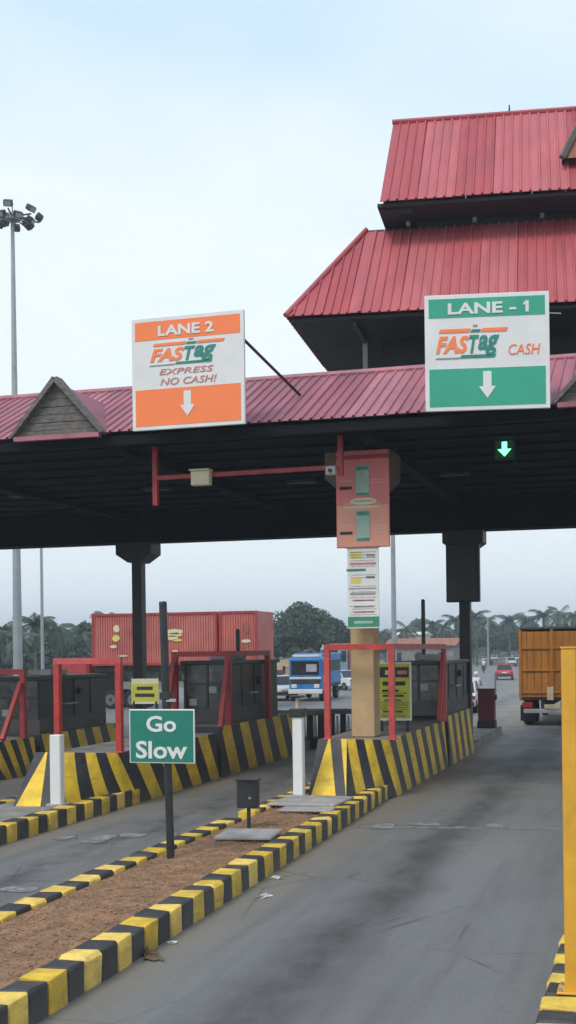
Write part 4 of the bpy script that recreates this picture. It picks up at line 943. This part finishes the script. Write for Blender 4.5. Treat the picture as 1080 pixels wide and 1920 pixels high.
def small_truck(label, loc, rz, mcab, mbody, h=2.7, L=4.6):
    t = thing('truck', label, 'truck', loc, rz)
    MB().bbox((-1.0, L / 2 - 1.5, .5), (1.0, L / 2, h * .92), .14).build('cab', mcab, t)
    MB().bbox((-.84, L / 2 - .02, h * .55), (.84, L / 2 + .02, h * .84), .02).build('windscreen', 'carglass', t)
    for s in (-1, 1):
        MB().bbox((min(s * .98, s * 1.015), L / 2 - 1.15, h * .55), (max(s * .98, s * 1.015), L / 2 - .3, h * .82), .012).build('side_window', 'carglass', t)
        MB().bbox((s * .68 - .16, L / 2 - .01, .8), (s * .68 + .16, L / 2 + .035, 1.02), .02).build('headlight', 'white', t)
        MB().tube((s * 1.02, L / 2 - .1, h * .7), (s * 1.25, L / 2 + .12, h * .7), .02).build('mirror_arm', 'chassis', t)
        MB().bbox((s * 1.25 - .08, L / 2 + .08, h * .58), (s * 1.25 + .08, L / 2 + .14, h * .74), .01).build('mirror', 'chassis', t)
        for y in (L / 2 - .75, -L / 2 + .9): wheel(t, s * .86, y, .42, .26)
    MB().bbox((-.9, L / 2 - .01, 1.06), (.9, L / 2 + .03, 1.3), .015).build('grille', 'chassis', t); MB().bbox((-1.02, L / 2 - .05, .45), (1.02, L / 2 + .08, .72), .03).build('bumper', 'white', t)
    MB().bbox((-1.05, -L / 2, .8), (1.05, L / 2 - 1.55, .95), .02).build('deck', 'chassis', t)
    MB().bbox((-1.05, -L / 2, .95), (1.05, L / 2 - 1.58, h), .05).build('cargo_box', mbody, t)
    MB().bbox((-.35, -L / 2 + .1, .5), (.35, L / 2 - .2, .8), .02).build('chassis_rail', 'chassis', t)
    MB().bbox((-.8, L / 2 - 1.0, h * .92), (.8, L / 2 - .1, h * .97), .02).build('roof_board', 'white', t)
    return t
bt = small_truck('blue bus with a pale roof board parked beyond the lane', (*at_road(592, 1311)[:2], 0), R(186), 'blue', 'blue', 2.85, 5.8)
bt.name = 'bus'; bt['category'] = 'bus'
for k in range(4):
    for sx in (-1, 1): MB().bbox((min(sx * 1.045, sx * 1.065), -2.7 + k * .98, 1.75), (max(sx * 1.045, sx * 1.065), -2.7 + k * .98 + .84, 2.45), .01).build('side_window', 'carglass', bt)
MB().bbox((-.7, 2.88, 1.75), (-.05, 2.925, 2.2), .01).build('windscreen_reflection', 'white_post', bt)  # pale plate standing in for sky reflected in the windscreen
MB().bbox((-.95, 2.87, 1.32), (.95, 2.93, 1.44), .01).build('white_stripe', 'white', bt)
small_truck('pale blue truck behind the blue truck', (*at_road(655, 1282)[:2], 0), R(165), 'paleblue', 'tile', 3.6, 6.5)
small_truck('white pickup truck between the palms and the white building', (*at_road(822, 1252)[:2], 0), R(190), 'carwhite', 'plaster', 3.6, 6)

# riders: one skinned figure on a motorcycle
def rider_meshes():
    J = [(0, 0, .92), (0, -.02, 1.15), (0, .05, 1.38), (0, .08, 1.50), (0, .11, 1.62),
         (.17, .05, 1.40), (.24, .26, 1.18), (.22, .50, 1.08), (-.17, .05, 1.40), (-.24, .26, 1.18), (-.22, .50, 1.08),
         (.11, .02, .88), (.22, .38, .78), (.20, .22, .38), (.20, .36, .33), (-.11, .02, .88), (-.22, .38, .78), (-.20, .22, .38), (-.20, .36, .33)]
    E = [(0, 1), (1, 2), (2, 3), (3, 4), (2, 5), (5, 6), (6, 7), (2, 8), (8, 9), (9, 10), (0, 11), (11, 12), (12, 13), (13, 14), (0, 15), (15, 16), (16, 17), (17, 18)]
    rad = [.15, .15, .16, .06, .10, .07, .05, .04, .07, .05, .04, .10, .075, .05, .045, .10, .075, .05, .045]
    me = bpy.data.meshes.new('rider'); me.from_pydata(J, E, [])
    ob = bpy.data.objects.new('tmp', me); C.objects.link(ob)
    sk = ob.modifiers.new('s', 'SKIN'); ob.modifiers.new('u', 'SUBSURF').levels = 2
    for v, r in zip(me.skin_vertices[0].data, rad): v.radius = (r, r)
    me.skin_vertices[0].data[0].use_root = True
    bpy.context.view_layer.update(); dg = bpy.context.evaluated_depsgraph_get()
    out = bpy.data.meshes.new_from_object(ob.evaluated_get(dg)); C.objects.unlink(ob); bpy.data.objects.remove(ob)
    out.materials.clear()
    for m in ('cloth_white', 'cloth_dark', 'skin'): out.materials.append(M[m])
    for p in out.polygons:
        z = p.center.z; y = p.center.y
        p.material_index = 2 if z > 1.49 or y > .44 and z > 1 else (1 if z < .95 else 0); p.use_smooth = True
    return out
RM = rider_meshes()
def motorbike(label, plabel, px, py, rz):
    x, y, _ = at_road(px, py)
    t = thing('motorcycle', label, 'motorcycle', (x, y, 0), rz, 'motorcycles on the far road')
    for yy in (-.62, .66): wheel(t, 0, yy, .30, .11)
    MB().bbox((-.12, -.55, .68), (.12, .22, .80), .03).build('seat', 'rubber', t); MB().bbox((-.14, .15, .70), (.14, .55, .95), .05).build('fuel_tank', 'carred', t)
    MB().bbox((-.13, -.3, .3), (.13, .35, .66), .04).build('engine', 'chassis', t); MB().tube((0, .66, .3), (0, .46, 1.02), .035).build('fork', 'chassis', t)
    MB().tube((-.34, .46, 1.05), (.34, .46, 1.05), .02).build('handlebar', 'chassis', t); MB().bbox((-.07, -.72, .66), (.07, -.60, .76), .01).build('tail_lamp', 'lampred', t)
    pr = link('person', RM, None, (x, y, 0.0), rz); tag(pr, plabel, 'person', 'riders on the far road')
    hm = MB().ell((0, .12, 1.66), (.13, .15, .14)).build('helmet', 'carwhite', pr, smooth=True)
motorbike('motorcycle left of the red hatchback on the far road', 'person in a white shirt riding left of the red hatchback', 907, 1262, R(10))
motorbike('motorcycle farther ahead between the riders on the road', 'person in a white shirt riding farther ahead on the road', 922, 1247, R(14))
motorbike('motorcycle beside the black column at the right lane', 'person in a white shirt riding beside the black column', 893, 1322, R(4))

# guard rail across the far road edge
gr = thing('guard_rail', 'long grey guard rail at the far bend of the road', 'guard rail', (0, 0, 0))
p0, p1 = Vector((-31, 178, 0)), Vector((-15, 128, 0)); p0 = Vector(at_road(880, 1243)); p1 = Vector(at_road(985, 1238)); gr.location = p0; dv = p1 - p0
for k in range(9): q = dv * (k / 8); MB().bbox((q.x - .08, q.y - .08, 0), (q.x + .08, q.y + .08, .95), .01).build('post', 'galv', gr)
for z in (.7,): MB().tube((0, -.1, z), (dv.x, dv.y - .1, z), .14, n=6).build('rail', 'galv', gr)

# ------------------------------------------------------------------ masts and poles
def mast(label, x, y, h, r0, r1, heads=0):
    t = thing('light_mast', label, 'light mast', (x, y, -.02))
    n = 3
    for k in range(n):
        a, b = h * k / n, h * (k + 1) / n; ra, rb = r0 + (r1 - r0) * k / n, r0 + (r1 - r0) * (k + 1) / n
        MB().tube((0, 0, a), (0, 0, b + .1), ra, rb, n=12).build('shaft_section', 'galv', t)
    if heads:
        MB().tube((0, 0, h), (0, 0, h + .35), .45, .45, n=14).build('crown_ring', 'galv', t)
        for k in range(heads):
            a = 2 * math.pi * k / heads + .2; rr = 1.15 + .45 * (k % 2)
            arm = MB().tube((.35 * math.cos(a), .35 * math.sin(a), h + .2), (rr * math.cos(a), rr * math.sin(a), h + .1), .05).build('arm', 'chassis', t)
            hd = MB().bbox((-.27, -.20, -.17), (.27, .20, .19), .04).build('floodlight', 'chassis', t, (rr * math.cos(a), rr * math.sin(a), h - .02 + (.45 if k % 2 else 0)), a + math.pi / 2)
            hd.rotation_euler.x = R(35)
            MB().box((-.21, -.22, -.12), (.21, -.202, .14)).build('lens', 'white_post', hd)
        MB().tube((0, 0, h + .35), (0, 0, h + 1.3), .03).build('spike', 'chassis', t)
    else:
        MB().tube((0, 0, h), (-1.2, 0, h + .25), .04).build('arm', 'galv', t); MB().bbox((-1.8, -.12, h + .2), (-1.1, .12, h + .32), .03).build('lamp_head', 'white_post', t)
    return t
q = at_y(31, 1250, 60)
mast('tall tapered floodlight mast with a ring of lamps at left', q.x + .1, 60, at_y(28, 412, 60).z, .30, .11, 14)
q = at_y(80, 1250, 70); mast('thin grey pole right of the tall floodlight mast', q.x, 70, 13, .13, .09)
q = at_y(739, 1200, 62); mast('pale lamp pole right of the white banner', q.x, 62, 14, .17, .12)
q = at_y(915, 1200, 170); mast('short pale lamp pole on the far road left of the orange truck', q.x, 170, 8, .14, .10)

# ------------------------------------------------------------------ trees
def leaf_crown(name, rx, ry, rz, n, size, m, seed, lumps=9):
    rs = np.random.RandomState(seed)
    cs = rs.normal(size=(lumps, 3)); cs /= np.linalg.norm(cs, axis=1)[:, None]
    cs *= rs.uniform(.30, .72, (lumps, 1)); cs[:, 2] = np.abs(cs[:, 2]) * .9 - .15
    lr = rs.uniform(.30, .48, lumps)
    k = rs.randint(0, lumps, n); d = rs.normal(size=(n, 3)); d /= np.linalg.norm(d, axis=1)[:, None]
    rad = lr[k] * rs.uniform(.55, 1.08, n) ** .6
    p = (cs[k] + d * rad[:, None]) * np.array([rx, ry, rz])
    a = rs.normal(size=(n, 3)); a /= np.linalg.norm(a, axis=1)[:, None]
    nrm = d * .7 + a * .6; nrm /= np.linalg.norm(nrm, axis=1)[:, None]
    t = np.cross(nrm, rs.normal(size=(n, 3))); t /= np.linalg.norm(t, axis=1)[:, None]; b = np.cross(nrm, t)
    s = size * rs.uniform(.55, 1.2, (n, 1)); w = s * .55
    V = np.stack([p - t * s, p - b * w, p + t * s, p + b * w], 1).reshape(-1, 3)
    me = bpy.data.meshes.new(name); me.from_pydata(V.tolist(), [], [(4 * i, 4 * i + 1, 4 * i + 2, 4 * i + 3) for i in range(n)])
    me.materials.append(M[m]); return me
def trunk_mesh(h, r, seed, spread):
    rs = random.Random(seed); mb = MB()
    mb.tube((0, 0, -.1), (0, 0, h * .5), r, r * .7, n=8)
    for k in range(6):
        a = k * 1.05 + rs.random(); e = Vector((math.cos(a) * spread * rs.uniform(.4, .8), math.sin(a) * spread * rs.uniform(.4, .8), h * rs.uniform(.75, 1.05)))
        m_ = Vector((e.x * .4, e.y * .4, h * .62)); mb.tube((0, 0, h * .45), m_, r * .55, r * .38, n=6); mb.tube(m_, e, r * .38, r * .12, n=6)
    return mb.mesh('trunk', 'bark')
CR = [leaf_crown('crown', 1, 1, 1, 4200, .085, 'leaf_dark', 3, 12), leaf_crown('crown', 1, 1, 1, 3600, .09, 'leaf_mid', 8, 9), leaf_crown('crown', 1, 1, 1, 3800, .08, 'leaf_dark', 21, 15)]
TM = [trunk_mesh(1.0, .055, s, .5) for s in (1, 2, 3)]
def tree(x, y, h, w, v, label, group=None, dense=None):
    t = thing('tree', label, 'tree', (x, y, -.02), random.uniform(0, 6), group)
    tk = link('trunk', TM[v], t); tk.scale = (w * .55, w * .55, h * .62)
    c = link('crown', dense or CR[v], t, (0, 0, h * .55)); c.scale = (w * .62, w * .62, h * .50)
    return t
def palm_meshes(seed, nf=17):
    rs = random.Random(seed); mb = MB()
    for k in range(nf):
        a = k * 2.399 + rs.uniform(-.2, .2); el = rs.uniform(-.55, 1.15); L = rs.uniform(2.3, 3.1)
        dirh = Vector((math.cos(a), math.sin(a), 0)); pts = []
        p = Vector((0, 0, 0)); ang = el
        for i in range(9):
            pts.append(p.copy()); p = p + (dirh * math.cos(ang) + Vector((0, 0, 1)) * math.sin(ang)) * (L / 8); ang -= rs.uniform(.13, .22)
        sidev = Vector((-dirh.y, dirh.x, 0))
        for i in range(8):
            mb.tube(pts[i], pts[i + 1], .03 * (1 - i / 10), n=3)
            for j in range(3):
                q = pts[i].lerp(pts[i + 1], j / 3); ll = .75 * math.sin(math.pi * min(1, (i + j / 3 + 1.2) / 9.5)) + .12
                ax = (pts[i + 1] - pts[i]).normalized()
                for s in (-1, 1):
                    tip = q + (sidev * s * .75 + ax * .45 + Vector((0, 0, -.5 - rs.random() * .3))).normalized() * ll
                    wv = ax * .055; mb.add([q - wv, q + wv, tip + wv * .2, tip - wv * .2], [(0, 1, 2, 3)])
    for k in range(6): a = k * 1.05; mb.ell((.22 * math.cos(a), .22 * math.sin(a), -.25), (.13, .13, .16), 6, 4, 0)
    return mb.mesh('crown', 'leaf_palm')
PC = [palm_meshes(s) for s in (4, 9, 15)]
def palm_trunk(h, lean, seed):
    mb = MB(); n = 6
    for i in range(n):
        f = lambda t: (lean * t * t, 0, h * t)
        mb.tube(f(i / n), f((i + 1) / n), .20 - .08 * i / n, .20 - .08 * (i + 1) / n, n=7)
    return mb.mesh('trunk', 'bark')
PT = [palm_trunk(1, .06, 1), palm_trunk(1, .0, 2), palm_trunk(1, -.05, 3)]
def palm(px, pytop, Y, label, group, sc=1.0):
    top = at_y(px, pytop, Y); h = top.z - 1.1 * sc; v = random.randrange(3)
    t = thing('coconut_palm', label, 'palm tree', (top.x, Y, -.02), random.uniform(0, 6), group)
    tk = link('trunk', PT[v], t); tk.scale = (1, 1, h) if v == 1 else (1, 1, h)
    c = link('crown', PC[v], t, ({0: .06, 1: 0, 2: -.05}[v], 0, h)); c.scale = (sc, sc, sc)
ORD = ['first', 'second', 'third', 'fourth', 'fifth', 'sixth', 'seventh', 'eighth', 'ninth']
gl, g2, g3 = 'coconut palms behind the left lanes', 'coconut palms along the far road', 'trees along the far road'
for i, (px, py, Y, s) in enumerate(((66, 1150, 100, 1.0), (108, 1160, 104, .95), (152, 1172, 112, .9), (36, 1178, 96, .9), (200, 1146, 120, .9), (128, 1182, 118, .8), (6, 1165, 105, 1.0))):
    palm(px, py, Y, ['coconut palm just right of the tall floodlight mast', 'coconut palm right of the thin grey pole', 'small coconut palm left of the red container', 'low coconut palm behind the mast foot', 'coconut palm crown showing over the red container', 'short coconut palm between the thin pole and the red container', 'coconut palm at the left picture edge behind the mast'][i], gl, s)
for i, (px, py, Y, s) in enumerate(((762, 1165, 150, 1.0), (812, 1160, 170, .9), (832, 1163, 170, .9), (853, 1150, 175, 1.0), (893, 1142, 180, 1.1), (916, 1152, 190, 1.0), (955, 1150, 185, 1.1), (986, 1152, 190, 1.0), (1018, 1140, 180, 1.1), (1050, 1138, 185, 1.1), (1076, 1142, 180, 1.0), (1110, 1140, 180, 1.1), (1140, 1146, 185, 1.0))):
    palm(px, py, Y, 'coconut palm right of the pale lamp pole' if i == 0 else (['coconut palm just right of the toll booth pole far off', 'middle coconut palm between the toll booth pole and the black column', 'coconut palm just left of the black column far off'][i - 1] if i < 4 else ORD[i - 4] + ' coconut palm from the left in the far row right of the black column'), g2, s)
# dense dark tree hill
big = leaf_crown('crown', 1, 1, 1, 26000, .045, 'leaf_dark', 5, 34)
c = at_y(575, 1228, 120); top = at_y(560, 1122, 120)
tree(c.x, 120, top.z * 1.0, 8.6, 0, 'large dome-shaped dark green tree behind the blue truck', None, big)
c = at_y(628, 1228, 124); tree(c.x, 124, 7.2, 6, 2, 'lower dark tree on the right slope of the large dome tree')
c = at_y(520, 1228, 118); tree(c.x, 118, 7.4, 6, 0, 'dark tree just right of the red container')
for i in range(9):
    px = -30 + i * 27; c = at_y(px, 1230, 108 + (i * 7) % 20); tree(c.x, c.y, 5.2 + (i * 37 % 10) * .22, 5.0, i % 3, 'dark bushy tree in the row behind the left booths', 'bushy trees behind the left lanes')
for i in range(15):
    px = 690 + i * 33; Y = 190 + (i * 31) % 40; c = at_y(px, 1226, Y); tree(c.x, Y, 6.8 + (i * 53 % 10) * .28 + (1.2 if px > 870 else 0), 8, (i + 1) % 3, 'mid green tree in the row along the far road', g3)
wood = MB(); 
def belt(name, label, x0, x1, y0, y1, h, n, seed):
    rs = np.random.RandomState(seed); p = np.stack([rs.uniform(0, 1, n), rs.uniform(0, 1, n), rs.uniform(0, 1, n)], 1)
    hh = h * (.62 + .38 * np.sin(p[:, 0] * 43 + seed) * np.sin(p[:, 0] * 17.3))
    P = np.stack([x0 + (x1 - x0) * p[:, 0], y0 + (y1 - y0) * p[:, 0] + 8 * p[:, 1], p[:, 2] ** .7 * hh], 1)
    t = rs.normal(size=(n, 3)); t /= np.linalg.norm(t, axis=1)[:, None]; b = np.cross(t, rs.normal(size=(n, 3))); b /= np.linalg.norm(b, axis=1)[:, None]
    s = rs.uniform(.35, .8, (n, 1)); V = np.stack([P - t * s, P - b * s * .6, P + t * s, P + b * s * .6], 1).reshape(-1, 3)
    me = bpy.data.meshes.new(name); me.from_pydata(V.tolist(), [], [(4 * i, 4 * i + 1, 4 * i + 2, 4 * i + 3) for i in range(n)]); me.materials.append(M['leaf_mid'])
    tag(link(name, me), label, None, None, 'stuff')
belt('distant_wood', 'low mass of distant trees along the horizon', -260, 90, 330, 290, 7.5, 26000, 2)
belt('hedge', 'low mass of dark shrubs behind the left lanes', -95, -36, 98, 104, 3.6, 9000, 5)

# far buildings and earth mound
def house(label, px0, px1, pytop, Y, roofm, wallm, hroof):
    a, b = at_y(px0, 1225, Y), at_y(px1, 1225, Y); ztop = at_y((px0 + px1) / 2, pytop, Y).z; w = b.x - a.x; D = 7
    t = thing('house', label, 'house', ((a.x + b.x) / 2, Y, -.02)); zw = ztop - hroof
    MB().box((-w / 2, 0, 0), (w / 2, D, zw)).build('wall', wallm, t)
    MB().prism([(-.5, zw), (D + .5, zw), (D / 2, ztop)], 'x', -w / 2 - .4, w / 2 + .4).build('roof', roofm, t)
    for k in range(3):
        x = -w / 2 + w * (k + .5) / 3; o = MB().box((x - .5, -.03, zw * .35), (x + .5, .02, zw * .75)).build('window', 'carglass', t); MB().box((x - .55, -.05, zw * .30), (x + .55, .0, zw * .34)).build('sill', 'plaster', o)
    MB().box((-.45 + w * .12, -.025, 0), (.45 + w * .12, .015, zw * .7)).build('door', 'red_dark', t)
house('long low house with a clay red roof behind the right red frame', 725, 850, 1196, 135, 'tile', 'concrete', 1.0)
house('small white house beside the pale lamp pole', 742, 790, 1184, 160, 'plaster', 'plaster', .5)
c = at_y(585, 1228, 95); mb = MB(); vs = []; fs = []; nx, ny = 24, 10
for j in range(ny + 1):
    for i in range(nx + 1):
        u, v = i / nx * 2 - 1, j / ny * 2 - 1; vs.append((u * 7.5, v * 4, 2.6 * max(0, 1 - u * u) ** .7 * max(0, 1 - v * v) + random.uniform(-.12, .12) - .1))
for j in range(ny):
    for i in range(nx): q = j * (nx + 1) + i; fs.append((q, q + 1, q + nx + 2, q + nx + 1))
o = mb.add(vs, fs).build('earth_mound', 'earth', None, (c.x, 95, 0), smooth=True); tag(o, 'bare brown earth mound behind the blue truck', 'earth mound')

# ------------------------------------------------------------------ thin haze in the air
hz = MB().box((-2600, -320, -1.0), (2600, 3600, 45.0)).build('haze', 'plaster'); hz.data.materials.clear()
hm = bpy.data.materials.new('haze'); hm.use_nodes = True; hn = hm.node_tree.nodes; hn.clear()
ho = hn.new('ShaderNodeOutputMaterial'); pv = hn.new('ShaderNodeVolumePrincipled'); pv.inputs['Color'].default_value = (0.78, 0.88, 0.98, 1); pv.inputs['Density'].default_value = 0.0010
hm.node_tree.links.new(pv.outputs[0], ho.inputs['Volume']); hz.data.materials.append(hm); tag(hz, None, None, None, 'stuff')
